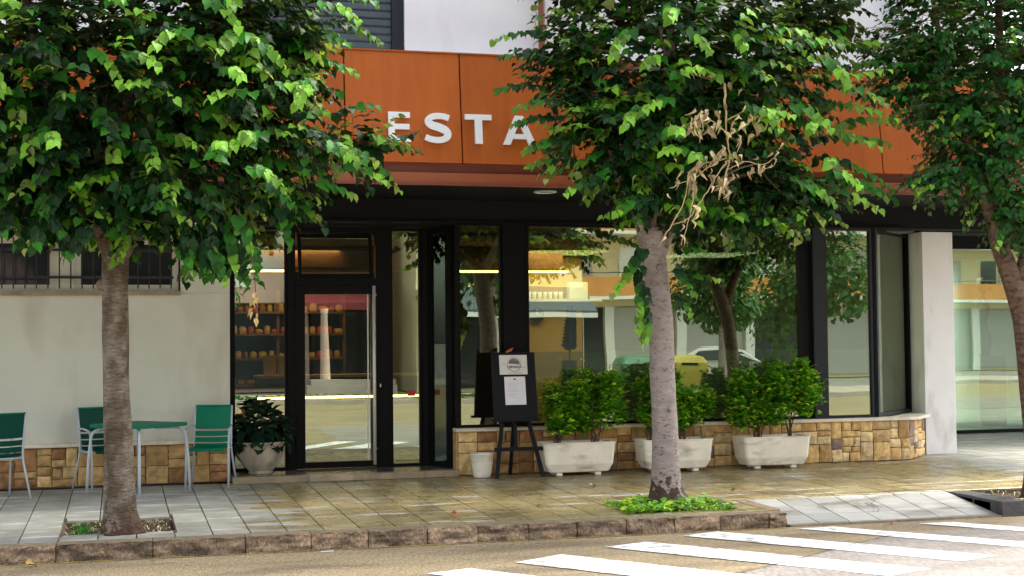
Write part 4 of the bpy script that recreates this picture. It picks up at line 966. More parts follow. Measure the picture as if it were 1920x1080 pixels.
T1 = [(-0.34, 13.0, 4.06, 1.53, 1.4, 1.37), (0.82, 13.0, 4.4, 1.08, 1.2, 1.12), (1.36, 13.0, 3.5, 0.60, 0.8, 0.56), (0.34, 13.0, 2.95, 0.98, 0.9, 0.42), (-0.69, 13.0, 3.0, 0.62, 0.9, 0.40), (2.15, 12.9, 3.42, 0.34, 0.4, 0.22), (0.74, 12.9, 2.5, 0.24, 0.4, 0.24), (0.0, 13.0, 2.66, 0.32, 0.5, 0.2), (-1.26, 13.0, 4.02, 1.01, 1.2, 1.2), (-0.11, 13.0, 5.87, 2.14, 1.3, 0.96), (1.42, 12.9, 2.9, 0.26, 0.35, 0.17), (1.4, 13.0, 5.5, .95, 0.9, 0.66), (1.38, 13.0, 4.30, .42, .7, .42), (-0.47, 12.9, 2.66, 0.27, 0.4, 0.14)]
T2 = [(5.36, 13.2, 4.6, 1.42, 1.3, 1.24), (4.66, 13.2, 3.64, 0.76, 0.9, 0.60), (4.12, 13.2, 4.33, 0.42, 0.6, 0.42), (5.68, 13.2, 3.40, 0.95, 0.9, 0.72), (6.05, 13.2, 4.2, 0.92, 1.0, 0.88), (6.78, 13.2, 4.85, 0.55, 0.6, 0.48), (6.33, 13.1, 3.1, 0.44, 0.6, 0.38), (5.95, 13.0, 2.80, 0.5, 0.5, 0.18), (5.02, 13.1, 2.98, 0.48, 0.4, 0.17), (5.5, 13.2, 6.23, 1.97, 1.2, 1.09), (4.7, 13.2, 5.45, 1.0, 1.0, 0.56), (6.55, 13.0, 2.95, .40, .5, .26)]
T3 = [(8.9, 13.0, 4.56, 1.05, 1.1, 0.92), (8.05, 13.0, 4.72, 0.50, 0.6, 0.36), (8.75, 13.0, 3.52, 0.62, 0.7, 0.54), (9.02, 13.0, 2.98, 0.52, 0.5, 0.22), (8.98, 13.0, 6.26, 1.73, 1.1, 1.26), (10.25, 13.0, 4.62, 1.66, 1.2, 1.39), (10.34, 13.0, 3.28, 0.96, 0.8, 0.46), (8.1, 13.0, 5.5, 0.75, 0.7, 0.55), (7.62, 13.0, 4.15, .40, .35, .16), (7.75, 13.0, 4.5, .42, .5, .26), (8.3, 12.9, 3.95, .5, .6, .34), (8.5, 12.9, 3.32, .38, .45, .22), (8.95, 12.8, 2.80, .38, .35, .16), (8.1, 12.95, 3.20, .40, .3, .09)]
BM = ['leaf_dark', 'leaf_mid', 'leaf_young']
def ex1(L, tw, rnd):
    for a, d, n in [((.95, 12.3, 2.75), (.35, -.2, -.9), 9), ((.9, 12.4, 2.7), (.1, -.2, -1), 10), ((1.05, 12.5, 2.6), (.3, -.1, -1), 8), ((1.7, 12.4, 3.3), (1, -.1, .25), 11), ((1.75, 12.5, 3.15), (1, -.2, .3), 12), ((1.8, 12.6, 3.6), (.9, 0, .75), 10),
                    ((1.6, 12.5, 3.0), (1, -.2, .1), 9), ((1.6, 12.5, 4.1), (1, -.2, .1), 10), ((1.75, 12.6, 4.45), (1, -.1, .15), 12), ((1.75, 12.6, 4.7), (1, -.1, .3), 11), ((.75, 12.3, 2.45), (.2, -.2, -1), 8), ((.55, 12.35, 2.5), (.1, -.2, -1), 6), ((1.5, 12.4, 4.3), (1, -.2, .2), 10), ((1.2, 12.3, 3.0), (.5, -.5, -.3), 9), ((1.35, 12.6, 2.85), (.15, -.1, -1), 9), ((-.9, 12.3, 2.8), (-.4, -.3, -.1), 10), ((-1.0, 12.3, 2.9), (-.1, -.3, .1), 9)]:
        spray(L, tw, a, d, n, .045, .115, rnd, [1, 1, 2] if rnd.random() < .5 else [0, 1, 1], hang=.08 if d[2] > -.5 else .0)
    for k in range(16): spray(L, tw, (rnd.uniform(.45, 1.0), 12.4 + rnd.uniform(0, .4), rnd.uniform(2.45, 2.85)), (rnd.uniform(-.2, .5), -.2, rnd.uniform(-1, -.3)), 8, .045, .115, rnd, [0, 0, 1], hang=.06)
    for k in range(14): spray(L, tw, (rnd.uniform(-1.3, -.2), 12.4 + rnd.uniform(0, .4), rnd.uniform(2.6, 3.0)), (rnd.uniform(-.5, .5), -.3, rnd.uniform(-.7, .1)), 8, .045, .115, rnd, [0, 0, 1], hang=.06)
    for k in range(26):   # hanging sprays on the street side, lighter towards the tip
        x = rnd.uniform(-1.2, 1.7); z = rnd.uniform(2.9, 4.5)
        spray(L, tw, (x, 11.75 + rnd.uniform(0, .2), z), (rnd.uniform(-.7, .7), -.5, rnd.uniform(-.3, .5)), 10, .05, .11, rnd, [1, 2, 2], hang=.10)
def ex2(L, tw, rnd):
    # arms reaching left over the fascia
    for a, d, n in [((4.0, 12.9, 4.5), (-1, -.1, .25), 14), ((4.0, 12.9, 4.25), (-1, -.1, .35), 13), ((3.9, 12.9, 4.0), (-1, -.1, .2), 11), ((4.05, 12.8, 3.7), (-1, -.1, .15), 12), ((4.1, 12.8, 3.5), (-1, -.1, .0), 11), ((4.1, 12.8, 3.3), (-1, -.1, .1), 10), ((4.0, 12.7, 3.85), (-1, -.2, .05), 11),
                    ((4.3, 12.6, 3.1), (-.7, -.2, -.1), 9), ((4.75, 12.5, 2.95), (-1, -.3, -.2), 10), ((4.85, 12.5, 2.9), (-.9, -.3, .0), 9)]:
        spray(L, tw, a, d, n, .045, .10, rnd, [0, 1, 2] if rnd.random() < .6 else [0, 0, 1], hang=.05)
    # arms to the right, thin enough for the fascia to show through
    for a, d, n in [((6.6, 12.7, 3.9), (1, 0, .15), 16), ((6.7, 12.7, 4.2), (1, 0, .5), 13), ((6.5, 12.7, 3.55), (1, -.1, .25), 15), ((6.6, 12.8, 3.4), (1, 0, -.05), 17), ((6.5, 12.7, 3.15), (1, 0, .10), 14), ((6.9, 12.8, 4.5), (1, 0, .3), 12), ((6.6, 12.6, 3.1), (1, -.1, -.25), 12), ((6.4, 12.6, 3.7), (1, -.3, -.1), 14), ((6.95, 12.9, 3.75), (1, 0, .3), 12), ((6.9, 13, 3.22), (1, 0, .0), 15), ((6.5, 12.6, 4.0), (.8, -.3, .5), 14)]:
        spray(L, tw, a, d, n, .055, .125, rnd, [1, 2, 2] if rnd.random() < .7 else [0, 1, 1], hang=.035)
    for k in range(26):
        x = rnd.uniform(4.4, 6.6); z = rnd.uniform(3.0, 4.6)
        spray(L, tw, (x, 12.05 + rnd.uniform(0, .2), z), (rnd.uniform(-.7, .9), -.5, rnd.uniform(-.2, .5)), 10, .05, .115, rnd, [1, 2, 2], hang=.09)
    # leafy shoots growing from the trunk below the fork
    for a, d, n in [((5.2, 13.05, 2.45), (.5, -.5, .2), 8), ((5.24, 13.1, 2.35), (.3, -.4, -.5), 9), ((5.28, 13.1, 2.2), (.9, -.2, .25), 9), ((5.22, 13.0, 2.05), (.25, -.3, -.3), 6)]:
        spray(L, tw, a, d, n, .045, .095, rnd, [0, 1, 2], hang=.06)
    # limp pale strand left of the trunk
    for a, d, n in [((4.9, 12.95, 2.5), (-.45, -.1, -.5), 12), ((4.85, 12.95, 2.35), (-.1, -.1, -1), 13), ((4.90, 12.95, 2.15), (-.12, -.1, -1), 11), ((4.9, 12.95, 1.95), (-.1, -.1, -1), 8)]:
        spray(L, tw, a, d, n, .05, .11, rnd, [0, 1, 2, 2], hang=.02)
def ex3(L, tw, rnd):
    for a, d, n in [((8.1, 12.7, 4.1), (-1, 0, .25), 17), ((8.2, 12.7, 4.3), (-1, 0, .3), 16), ((8.1, 12.7, 3.95), (-1, 0, .05), 17), ((8.2, 12.7, 4.5), (-1, 0, .5), 14), ((8.2, 12.7, 3.4), (-1, 0, -.25), 15), ((8.3, 12.7, 3.25), (-1, -.1, -.1), 15), ((8.2, 12.6, 3.3), (-1, 0, .0), 16), ((8.7, 12.6, 2.75), (-.6, -.2, -.5), 9), ((8.95, 12.7, 2.7), (.2, -.3, -.9), 9), ((8.9, 12.8, 2.55), (.5, -.2, -.5), 10), ((8.3, 12.6, 3.5), (-1, -.1, .3), 12)]:
        spray(L, tw, a, d, n, .04, .075, rnd, [0, 0, 1] if rnd.random() < .7 else [0, 1, 2], hang=.03, tn=5)
t1, L1 = make_tree('linden_tree', (.01, 13.0, -.06), [(.02, 13.0, -.12), (.01, 13.0, .02), (0, 13, .12), (0, 13, .42), (-.02, 13, 1.0), (-.035, 13, 1.5), (-.04, 13, 2.3), (-.03, 13, 2.6)], [.185, .165, .145, .130, .113, .110, .115, .125],
    [([(-.05, 13, 2.35), (-.25, 12.9, 2.85), (-.5, 12.9, 3.5), (-.8, 12.9, 4.6)], [.085, .06, .05, .03]), ([(-.02, 13, 2.45), (.02, 13.1, 3.2), (.1, 13.1, 4.5), (.1, 13, 5.8)], [.10, .08, .06, .03]), ([(0, 13, 2.4), (.35, 12.95, 2.9), (.8, 12.95, 3.5), (1.3, 12.9, 4.4)], [.09, .06, .05, .03]), ([(0, 13.02, 2.4), (.2, 13.4, 3.0), (.5, 13.6, 4.2)], [.07, .05, .03])],
    T1, 'bark_a', TL, .106, 25, 5, 'street tree with dark brown trunk in front of the green table', .28, BM, knots=[((-.15, 12.97, 2.12), .04), ((-.07, 12.885, 1.42), .022)], zmin=2.32, extra=ex1)
t2, L2 = make_tree('linden_tree', (5.2, 13.3, -.06), [(5.23, 13.3, -.12), (5.22, 13.3, .03), (5.21, 13.3, .15), (5.21, 13.3, .7), (5.19, 13.3, 1.2), (5.18, 13.3, 1.8), (5.12, 13.3, 2.35), (5.08, 13.3, 2.7)], [.215, .175, .145, .128, .122, .118, .125, .14],
    [([(5.08, 13.3, 2.55), (5.2, 13.28, 2.95), (5.3, 13.3, 3.5), (5.35, 13.3, 5.6)], [.09, .075, .06, .03]), ([(5.05, 13.3, 2.6), (4.85, 13.2, 2.95), (4.6, 13.2, 3.6), (4.3, 13.2, 4.4)], [.08, .05, .04, .025]), ([(5.16, 13.32, 2.4), (5.36, 13.35, 2.75), (5.75, 13.3, 3.3), (6.2, 13.2, 4.2)], [.075, .055, .045, .025]), ([(5.5, 13.35, 3.0), (6.2, 13.1, 3.3), (6.9, 12.95, 3.6)], [.035, .022, .012]), ([(5.1, 13.35, 2.6), (5.3, 13.7, 3.2), (5.4, 13.9, 4.4)], [.07, .05, .03])],
    T2, 'bark_b', TL, .102, 23, 6, 'middle street tree with pale pinkish grey trunk and a cluster of dead leaves', .38, BM, knots=[((5.17, 13.16, 1.30), .016), ((5.2, 13.16, .9), .014), ((5.13, 13.17, 2.3), .03)], zmin=2.45, extra=ex2)
t3, L3 = make_tree('linden_tree', (9.24, 13.02, -.06), [(9.26, 13.02, -.12), (9.25, 13.02, .05), (9.23, 13.02, .5), (9.17, 13.02, 1.2), (9.11, 13.02, 1.76), (8.99, 13.02, 2.2), (8.84, 13.02, 2.6), (8.78, 13.02, 2.9)], [.17, .13, .108, .10, .098, .10, .088, .085],
    [([(8.8, 13.02, 2.75), (8.6, 13, 3.3), (8.3, 13, 4.2), (8.1, 13, 5.2)], [.075, .06, .04, .02]), ([(8.8, 13.02, 2.8), (8.9, 13, 3.6), (8.9, 13, 5.6)], [.08, .06, .03]), ([(9.04, 13.02, 2.05), (9.25, 13, 2.6), (9.8, 13, 3.5), (10.4, 13, 4.6)], [.08, .07, .05, .03])],
    T3, 'bark_c', TSM, .086, 30, 7, 'street tree with slim crooked reddish trunk and small leaves at the right edge', .10, ['leaf_small', 'leaf_mid', 'leaf_young'], zmin=2.5, extra=ex3)
# dead branch caught in the middle tree
rnd = random.Random(3); db = MB(); LD = Leaves()
P0 = (5.40, 12.15, 3.95)
main = [[P0, (5.39, 12.12, 3.5), (5.41, 12.1, 3.25), (5.31, 12.05, 2.98), (5.27, 12.05, 2.86)], [(5.36, 12.1, 3.35), (5.1, 12.05, 3.1), (4.78, 12.0, 2.95)], [(5.35, 12.1, 3.2), (5.12, 12.0, 2.9), (4.95, 12.0, 2.68), (4.78, 12.0, 2.62)],
        [(5.38, 12.1, 3.25), (5.05, 12.05, 3.15), (4.9, 12.0, 2.8), (4.72, 12.0, 2.52), (4.66, 12.0, 2.42)], [(5.05, 12.05, 3.12), (4.98, 12.0, 2.75), (4.88, 12.0, 2.45)], [(5.40, 12.12, 3.15), (5.55, 12.1, 3.22), (5.75, 12.1, 3.2), (5.9, 12.12, 3.3)], [(5.4, 12.12, 3.5), (5.15, 12.05, 3.6), (4.95, 12.0, 3.5)], [(5.4, 12.12, 3.6), (5.6, 12.1, 3.7), (5.75, 12.1, 3.6)]]
for i, m_ in enumerate(main):
    p, r = densify(m_, [.014 if i == 0 else .007] + [.008 if i == 0 else .005] * (len(m_) - 2) + [.003], .05)
    p = [q + Vector((rnd.uniform(-.008, .008), 0, rnd.uniform(-.008, .008))) for q in p]; db.tube(p, r, 6)
for k in range(180):
    m_ = rnd.choice(main[:6] + [main[6], main[7], main[6]]); q = rnd.randrange(len(m_) - 1); t = rnd.random(); a, b_ = m_[q], m_[q + 1]; sp_ = .10 if q == 0 else .045
    p = [a[i] * (1 - t) + b_[i] * t + rnd.gauss(0, sp_) for i in range(3)]; p[1] -= .03
    if p[2] < 2.9 and rnd.random() < .85: continue
    LD.add(p, (rnd.uniform(-.9, .7), rnd.uniform(-.4, .2), -.8), (rnd.uniform(-1, 1), -1, rnd.uniform(-.3, .5)), rnd.uniform(.05, .12), rnd.randrange(5), 0 if rnd.random() < .7 else 1)
TD = []
r_ = random.Random(9)
for _ in range(5):
    v, f = leaf_template('small', r_); v = v.copy(); v[:, 0] *= r_.uniform(.3, .62); v[:, 2] += 1.1 * np.abs(v[:, 0]) + .25 * np.sin(4 * v[:, 1]); TD.append((v, f))
mat('curb_leaf2', (.36, .26, .14), .8, islvar=.4); o = db.build('dead_branch', 'dead_twig', t2, smooth=True); LD.build(TD, 'dry_leaves', ['dry_leaf', 'curb_leaf2'], t2, kind='stuff')
# yellowed leaves hanging off the left tree
LY = Leaves()
for k in range(8): LY.add((1.12 + rnd.uniform(-.05, .05), 12.3, 2.02 - .03 * k + rnd.uniform(-.02, .02)), (rnd.uniform(-.5, .5), 0, -1), (rnd.uniform(-.6, .6), -1, 0), rnd.uniform(.04, .085), rnd.randrange(5), 0)
for k in range(12): LY.add((1.08 + .003 * k + rnd.uniform(-.05, .05), 12.32, 2.5 - .04 * k), (rnd.choice((-1, 1)), -.1, -.6), (rnd.uniform(-.4, .4), -1, .5), rnd.uniform(.07, .10), rnd.randrange(5), 1)
MATS['dry_yellow'] = mat('dry_yellow', (.55, .40, .16), .7, islvar=.3); MB().tube([(.98, 12.4, 2.75), (1.08, 12.32, 2.4), (1.12, 12.3, 2.0), (1.13, 12.3, 1.80)], .004, 5).build('hanging_twig', 'twig', t1); LY.build(TD, 'yellowed_leaves', ['dry_yellow', 'leaf_mid'], t1, kind='stuff')

# ------------------------------------------------------------------ shrubs, pot plant, weeds, litter
def shrub(loc, rx, ry, h, seed, label, n=520, z0=.33, tall=()):
    rnd = random.Random(seed); t = thing('shrub', loc, label=label, cat='shrub', group='shrubs in the white planters'); L = Leaves(); base = Vector(loc)
    for k in range(9):
        a = rnd.uniform(0, 2 * pi); e = Vector((cos(a) * rx * rnd.uniform(.2, .7), sin(a) * ry * .6, h * rnd.uniform(.55, .9))); s0 = Vector((rnd.uniform(-.05, .05), rnd.uniform(-.04, .04), 0)); m_ = Vector((e.x * .35 + rnd.uniform(-.03, .03), e.y * .4, e.z * .45))
        p, r = densify([s0, m_, e], [.009, .006, .003], .05); MB().tube([q + base for q in p], r, 6).build('stem', 'twig' if k % 2 else 'bark_c', t)
    up = np.array([0, 0, 1.]); c = np.array([loc[0], loc[1], loc[2] + h * .56])
    lumps = [(rnd.uniform(-.8, .8) * rx, rnd.uniform(-.6, .6) * ry, rnd.uniform(-.62, .75) * h * .5, rnd.uniform(.22, .48) * rx) for _ in range(14)] + [(0, 0, -.05, rx * .6)]
    for k in range(n):
        lp = rnd.choice(lumps); u = rnd.uniform(-1, 1); th = rnd.uniform(0, 2 * pi); s = sqrt(1 - u * u); dv = np.array([s * cos(th), s * sin(th), u]); rr = rnd.uniform(.2, 1.12) ** .6
        p = c + np.array([lp[0], lp[1], lp[2] + .03]) + dv * lp[3] * rr
        if p[2] < loc[2] + .04: continue
        d = dv * .6 + np.array([0, 0, .8]) + np.array([rnd.uniform(-.5, .5) for _ in range(3)]); d /= np.linalg.norm(d); yg = rnd.random() < .5
        for i in range(7):
            a = rnd.uniform(0, 2 * pi); ax = d * .4 + np.array([cos(a), sin(a), rnd.uniform(-.2, .5)]) * .8
            L.add(p + d * i * .013, ax, up + ax * .2 + np.array([rnd.uniform(-.4, .4), rnd.uniform(-.7, .2), 0]), rnd.uniform(.034, .060), rnd.randrange(3), 1 if (yg and i > 3) else 0)
    for (dx, top) in tall:
        p = np.array([loc[0] + dx, loc[1], loc[2] + h * .8])
        while p[2] < loc[2] + top:
            p = p + np.array([rnd.uniform(-.006, .006), 0, .016]); a = rnd.uniform(0, 2 * pi); L.add(p, (cos(a), sin(a), .5), (0, -.5, 1), rnd.uniform(.02, .035), rnd.randrange(3), 1 if p[2] > loc[2] + top - .06 else 0)
        MB().tube([(loc[0] + dx, loc[1], loc[2] + h * .6), (p[0], p[1], p[2])], .003, 5).build('shoot', 'twig', t)
    L.build(TSH, 'foliage', ['shrub_leaf', 'shrub_young'], t); return t
TSH = []
r_ = random.Random(12)
for _ in range(3):
    v, f = leaf_template('tiny', r_); v = v.copy(); v[:, 0] *= 1.9; TSH.append((v, f))
shrub((5.03, 16.33, .345), .30, .22, .72, 1, 'left shrub of the two in the trough beside the easel', 640)
shrub((5.50, 16.33, .345), .36, .24, .80, 2, 'right shrub of the two in the trough beside the easel', 850, tall=((-.15, 1.02), (.18, .95)))
shrub((6.22, 16.33, .345), .28, .2, .70, 3, 'shrub in the middle trough, left of the tree trunk', 520, tall=((.0, .92),))
shrub((6.62, 16.33, .345), .36, .23, .84, 4, 'shrub in the middle trough, right of the tree trunk', 850, tall=((-.1, .95),))
shrub((7.62, 16.33, .345), .33, .22, .74, 5, 'left shrub of the two in the trough nearest the corner column', 680)
shrub((8.05, 16.33, .345), .42, .25, .86, 6, 'right and tallest shrub of the two in the trough nearest the corner column', 1000, tall=((-.1, .96),))
# dark leafy plant in the bowl
rnd = random.Random(21); pt = thing('bowl_plant', (1.60, 17.06, .40), label='dark green broad leaved plant filling the stone bowl by the door', cat='plant'); L = Leaves()
for k in range(210):
    u = rnd.uniform(-.25, 1); th = rnd.uniform(0, 2 * pi); s = sqrt(max(0, 1 - u * u)); dv = np.array([s * cos(th), s * sin(th), u]); p = np.array([1.60, 17.06, .50]) + dv * np.array([.31, .28, .40]) * rnd.uniform(.6, 1)
    L.add(p, dv + np.array([rnd.uniform(-.5, .5), rnd.uniform(-.5, .5), -.5]), dv + np.array([0, -.3, .7]), rnd.uniform(.09, .15), rnd.randrange(5), 0)
L.build(TSM, 'foliage', ['pot_leaf'], pt)
for k in range(7): a = rnd.uniform(0, 2 * pi); MB().tube([(1.6, 17.06, .40), (1.6 + cos(a) * .12, 17.06 + sin(a) * .12, .72)], .006, 6).build('stem', 'twig', pt)
# weeds round the middle tree
rnd = random.Random(8); L = Leaves()
for k in range(1500):
    x = rnd.uniform(4.62, 5.74); y = rnd.uniform(12.80, 13.55) if rnd.random() < .8 else rnd.uniform(12.76, 12.95)
    if (x - 5.2) ** 2 + (y - 13.3) ** 2 < .03: continue
    edge = min(x - 4.55, 5.93 - x) / .3; h = max(.01, .05 * min(1, edge) * rnd.random() + .03 * NZ((x * 4, y * 4, 0)) + .01)
    a = rnd.uniform(0, 2 * pi); big = rnd.random() < .22 and NZ((x * 3, y * 2, 7)) > -.1
    L.add((x, y, pz(y) - .01 + h + (.03 if big else 0)), (cos(a), sin(a), rnd.uniform(-.2, .5)), (rnd.uniform(-.4, .4), rnd.uniform(-.8, 0), 1), rnd.uniform(.045, .075) if big else rnd.uniform(.018, .034), rnd.randrange(5), 0 if rnd.random() < .75 else 1)
tag(L.build(TSM, 'weeds', ['weed', 'shrub_young'], None), 'bright green weeds round the foot of the middle tree', 'weeds')
L = Leaves()
for k in range(60):
    x, y = rnd.gauss(-.32, .07), rnd.uniform(13.1, 13.5)
    if rnd.random() < .25: x = rnd.uniform(-.1, .3) - .1; y = 13.15
    a = rnd.uniform(0, 2 * pi); L.add((x, y, pz(y) - .03 + rnd.uniform(0, .07)), (cos(a), sin(a), .2), (0, -.5, 1), rnd.uniform(.02, .06), rnd.randrange(5), 0)
tag(L.build(TSM, 'pit_weeds', ['leaf_mid'], None), 'few small green weeds in the soil under the left tree', 'weeds')
L = Leaves()
for (a, b_, c, d), cnt in zip(PITS, (160, 60, 60)):
    for k in range(cnt):
        x, y = rnd.uniform(a, b_), rnd.uniform(c, d); t = rnd.uniform(0, 2 * pi); L.add((x, y, pz(y) - .035 + rnd.uniform(0, .012)), (cos(t), sin(t), .1), (rnd.uniform(-.5, .5), rnd.uniform(-.5, .5), 1), rnd.uniform(.02, .05), rnd.randrange(5), 0)
tag(L.build(TD, 'leaf_litter', ['dry_leaf'], None), 'dry brown leaf litter in the tree pits', 'leaf litter')
FL = [((5.02, 15.05), .075, 'dry_yellow', 'yellow fallen leaf on the wet tiles below the first trough'), ((3.05, 13.35), .06, 'tail', 'small red fallen leaf lying on the pavement in front of the easel'), ((.30, 12.28), .06, 'dry_yellow', 'yellow fallen leaf in the gutter under the left tree'), ((-.72, 12.25), .09, 'curb_leaf', 'brown curled leaf in the gutter at the left corner'),
      ((4.0, 13.6), .04, 'curb_leaf', 'tiny brown leaf on the tiles left of the weeds'), ((6.35, 14.2), .05, 'twig', 'dark fallen leaf on the tiles right of the middle tree'), ((7.1, 12.3), .05, 'tail', 'small reddish leaf in the gutter below the ramp')]
for (x, y), s, m_, lb in FL:
    v, f = TSM[0]; zz = pz(y) if y > KY else -.198
    me = bpy.data.meshes.new('fallen_leaf'); me.from_pydata([tuple(q * s) for q in v], [], f); me.materials.append(MATS[m_]); o = bpy.data.objects.new('fallen_leaf', me); C.objects.link(o)
    o.location = (x, y, zz + s * .25); o.rotation_euler = (.1, .15, rnd.uniform(0, 6)); tag(o, lb, 'leaf', 'fallen leaves')
dbm = MB()
for k in range(260):
    x = rnd.uniform(-1.2, 9); y = 12.44 - abs(rnd.gauss(0, .06)) if rnd.random() < .5 else rnd.uniform(12.7, 16.4); z = -.195 if y < KY else pz(y) + .002; s = rnd.uniform(.004, .012)
    if y > KY and RX0 < x < RX1 and y < RYB: continue
    a = rnd.uniform(0, 3); dbm.add([(x - s * cos(a), y - s * sin(a), z), (x + s * cos(a), y + s * sin(a), z), (x + s * .4 * sin(a), y - s * .4 * cos(a), z + s * .4)], [(0, 1, 2)])
tag(dbm.build('crumbs', 'twig'), 'scattered leaf crumbs on the tiles and in the gutter', 'debris', kind='stuff')
tag(MB().box(1.66, 1.77, 12.30, 12.325, -.196, -.190).build('paper_scrap', 'paper_white', loc=(1.7, 12.3, -.196)), 'small white paper scrap in the gutter in front of the door', 'litter')
tm = MB()
for cx_, r0_, a0_, a1_ in ((7.75, .95, 2.6, 3.5), (8.2, 1.0, 2.7, 3.5), (8.45, 1.1, 2.6, 3.45), (6.4, .9, -.5, .35)):
    for w0 in (0, .05):
        for k in range(16):
            if rnd.random() < .25: continue
            q = []
            for a in (a0_ + (a1_ - a0_) * k / 16, a0_ + (a1_ - a0_) * (k + .8) / 16):
                for rr_ in (r0_ + w0, r0_ + w0 + .018): x = cx_ + rr_ * cos(a); y = 12.98 + rr_ * .42 * sin(a) + (a - a0_) * .12; q.append((x, y, rz_(y) + .0035))
            if all(RX0 < v_[0] < RX1 and 12.55 < v_[1] < 13.4 for v_ in q): tm.add(q, [(0, 1, 3, 2)])
tm.build('tyre_mark', 'tyre_mark', side)
ck_ = MB(); pts_ = [(3.75, 9.3), (4.05, 9.75), (4.5, 10.1), (5.2, 10.56), (5.9, 11.05), (6.55, 11.52), (6.9, 11.7)]; pr_ = None
for i in range(len(pts_) - 1):
    for k in range(12):
        t = k / 12; x = pts_[i][0] * (1 - t) + pts_[i + 1][0] * t + rnd.uniform(-.012, .012); y = pts_[i][1] * (1 - t) + pts_[i + 1][1] * t + rnd.uniform(-.012, .012); h_ = rnd.uniform(.003, .009)
        cur_ = ((x, y - h_, -.1895), (x, y + h_, -.1895))
        if pr_: ck_.add([pr_[0], cur_[0], cur_[1], pr_[1]], [(0, 1, 2, 3)])
        pr_ = cur_
ck_.build('crack', 'iron', road)

# ------------------------------------------------------------------ inside the shop
led = thing('led_strip', (3.9, 20, 2.58), label='long warm glowing light strip inside the shop', cat='light strip')
[MB().box(a, b_, 19.99, 20.04, 2.595, 2.62).build('tube', 'led', led) for a, b_ in ((1.3, 2.3), (4.35, 6.35))]; MB().box(1.3, 6.3, 19.98, 20.06, 2.622, 2.66).build('housing', 'wood', led)
sp_ = MB().box(1.3, 6.3, 20.1, 20.5, 2.62, 2.95).build('pelmet', 'wood', led)
def fill_light(loc, e, size, col):  # added area lights with no visible fitting, brighten the rooms behind the glass
    l = bpy.data.lights.new('shop_fill', 'AREA'); l.energy = e; l.size = size; l.color = col; o = bpy.data.objects.new('shop_fill', l); C.objects.link(o); o.location = loc; return o
fill_light((2.4, 20.6, 2.9), 16, 1.2, (1, .62, .3)); fill_light((6.3, 20.2, 2.9), 20, 1.2, (1, .75, .35)); fill_light((8.8, 20.5, 2.9), 10, 1.2, (1, .9, .7)); fill_light((14, 23.5, 2.95), 30, 2.0, (.95, 1, .95))
sh = thing('bread_shelf', (2.3, 22, .07), label='dark wooden bakery shelf behind the left glass', cat='shelf')
for x in (1.35, 2.3, 3.3): MB().box(x - .02, x + .02, 21.7, 22.1, .072, 2.4).build('upright', 'wood', sh)
MB().box(1.33, 3.32, 22.1, 22.13, .072, 2.4).build('back_panel', 'dark_interior', sh)
for i, z in enumerate((.5, .95, 1.35, 1.72, 2.05)):
    MB().box(1.37, 3.28, 21.65, 22.1, z, z + .03).build('shelf_board', 'wood', sh)
    x = 1.42
    while x < 3.2:
        w_ = rnd.uniform(.07, .16); h_ = rnd.uniform(.07, .13); b = MB(); m_ = rnd.choice(['bread', 'bread', 'red_item', 'bag', 'yellow_wall'])
        rings(b, [(rrect(w_ * .4, .07, .02, 3), z + .031), (rrect(w_ * .48, .08, .03, 3), z + .031 + h_ * .4), (rrect(w_ * .42, .07, .03, 3), z + .031 + h_ * .85), (rrect(w_ * .2, .04, .015, 3), z + .031 + h_)])
        o = b.build('baked_goods', m_, None, loc=None); o.data.transform(Matrix.Translation((x + w_ / 2, 21.85, 0))); tag(o, 'item among the loaves and packets on the bakery shelf', 'bread', 'baked goods on the shelf'); x += w_ + .02
cn = thing('counter', (2.6, 20.9, .07), label='shop counter with a glowing edge strip behind the door glass', cat='counter')
MB().box(1.9, 4.6, 20.7, 21.2, .072, 1.10).build('body', 'dark_interior', cn); MB().box(1.88, 4.62, 20.66, 21.22, 1.101, 1.14).build('top', 'bag', cn); MB().box(1.9, 4.6, 20.68, 20.70, .8, .83).build('edge', 'led', cn)  # edge strip is emissive: its golden line is made by glow
for x in (2.0, 2.22): tag(MB().add([(x, 20.8, 1.142), (x + .17, 20.8, 1.142), (x + .17, 20.9, 1.142), (x, 20.9, 1.142), (x - .01, 20.79, 1.42), (x + .18, 20.79, 1.42), (x + .18, 20.91, 1.40), (x - .01, 20.91, 1.40)], [(0, 3, 2, 1), (0, 1, 5, 4), (1, 2, 6, 5), (2, 3, 7, 6), (3, 0, 4, 7), (4, 5, 6, 7)]).build('paper_bag', 'bag', loc=(x, 20.8, 1.142)), 'brown paper bag standing on the counter, %s of the two' % ('left' if x < 2.1 else 'right'), 'bag')
ws = thing('wall_shelf', (6.1, 21.1, 2.2), label='white wall shelf with cups against the yellow partition', cat='shelf'); MB().box(5.8, 7.2, 20.95, 21.19, 2.2, 2.24).build('board', 'cup', ws); MB().box(5.9, 5.94, 21.0, 21.19, 2.1, 2.198).build('bracket', 'cup', ws)
for i in range(9):
    x = 5.88 + i * .085
    b = MB().lathe([(.025, 0), (.03, .06), (.036, .11), (.033, .11), (.022, .01)], 0, 0, 12); o = b.build('cup', 'cup', None, smooth=True); o.location = (x, 21.05, 2.242); tag(o, 'white cup in the row on the wall shelf', 'cup', 'white cups on the wall shelf')
cb_ = MB(); cb_.box(6.68, 6.98, 20.98, 21.15, 2.242, 2.50); tag(cb_.build('white_box', 'cup', loc=(6.83, 21.06, 2.242), bevel=.01), 'white box standing beside the cups on the wall shelf', 'box')
ck = thing('wall_clock', (6.2, 21.17, 2.0), label='dark round clock on the yellow partition', cat='clock')
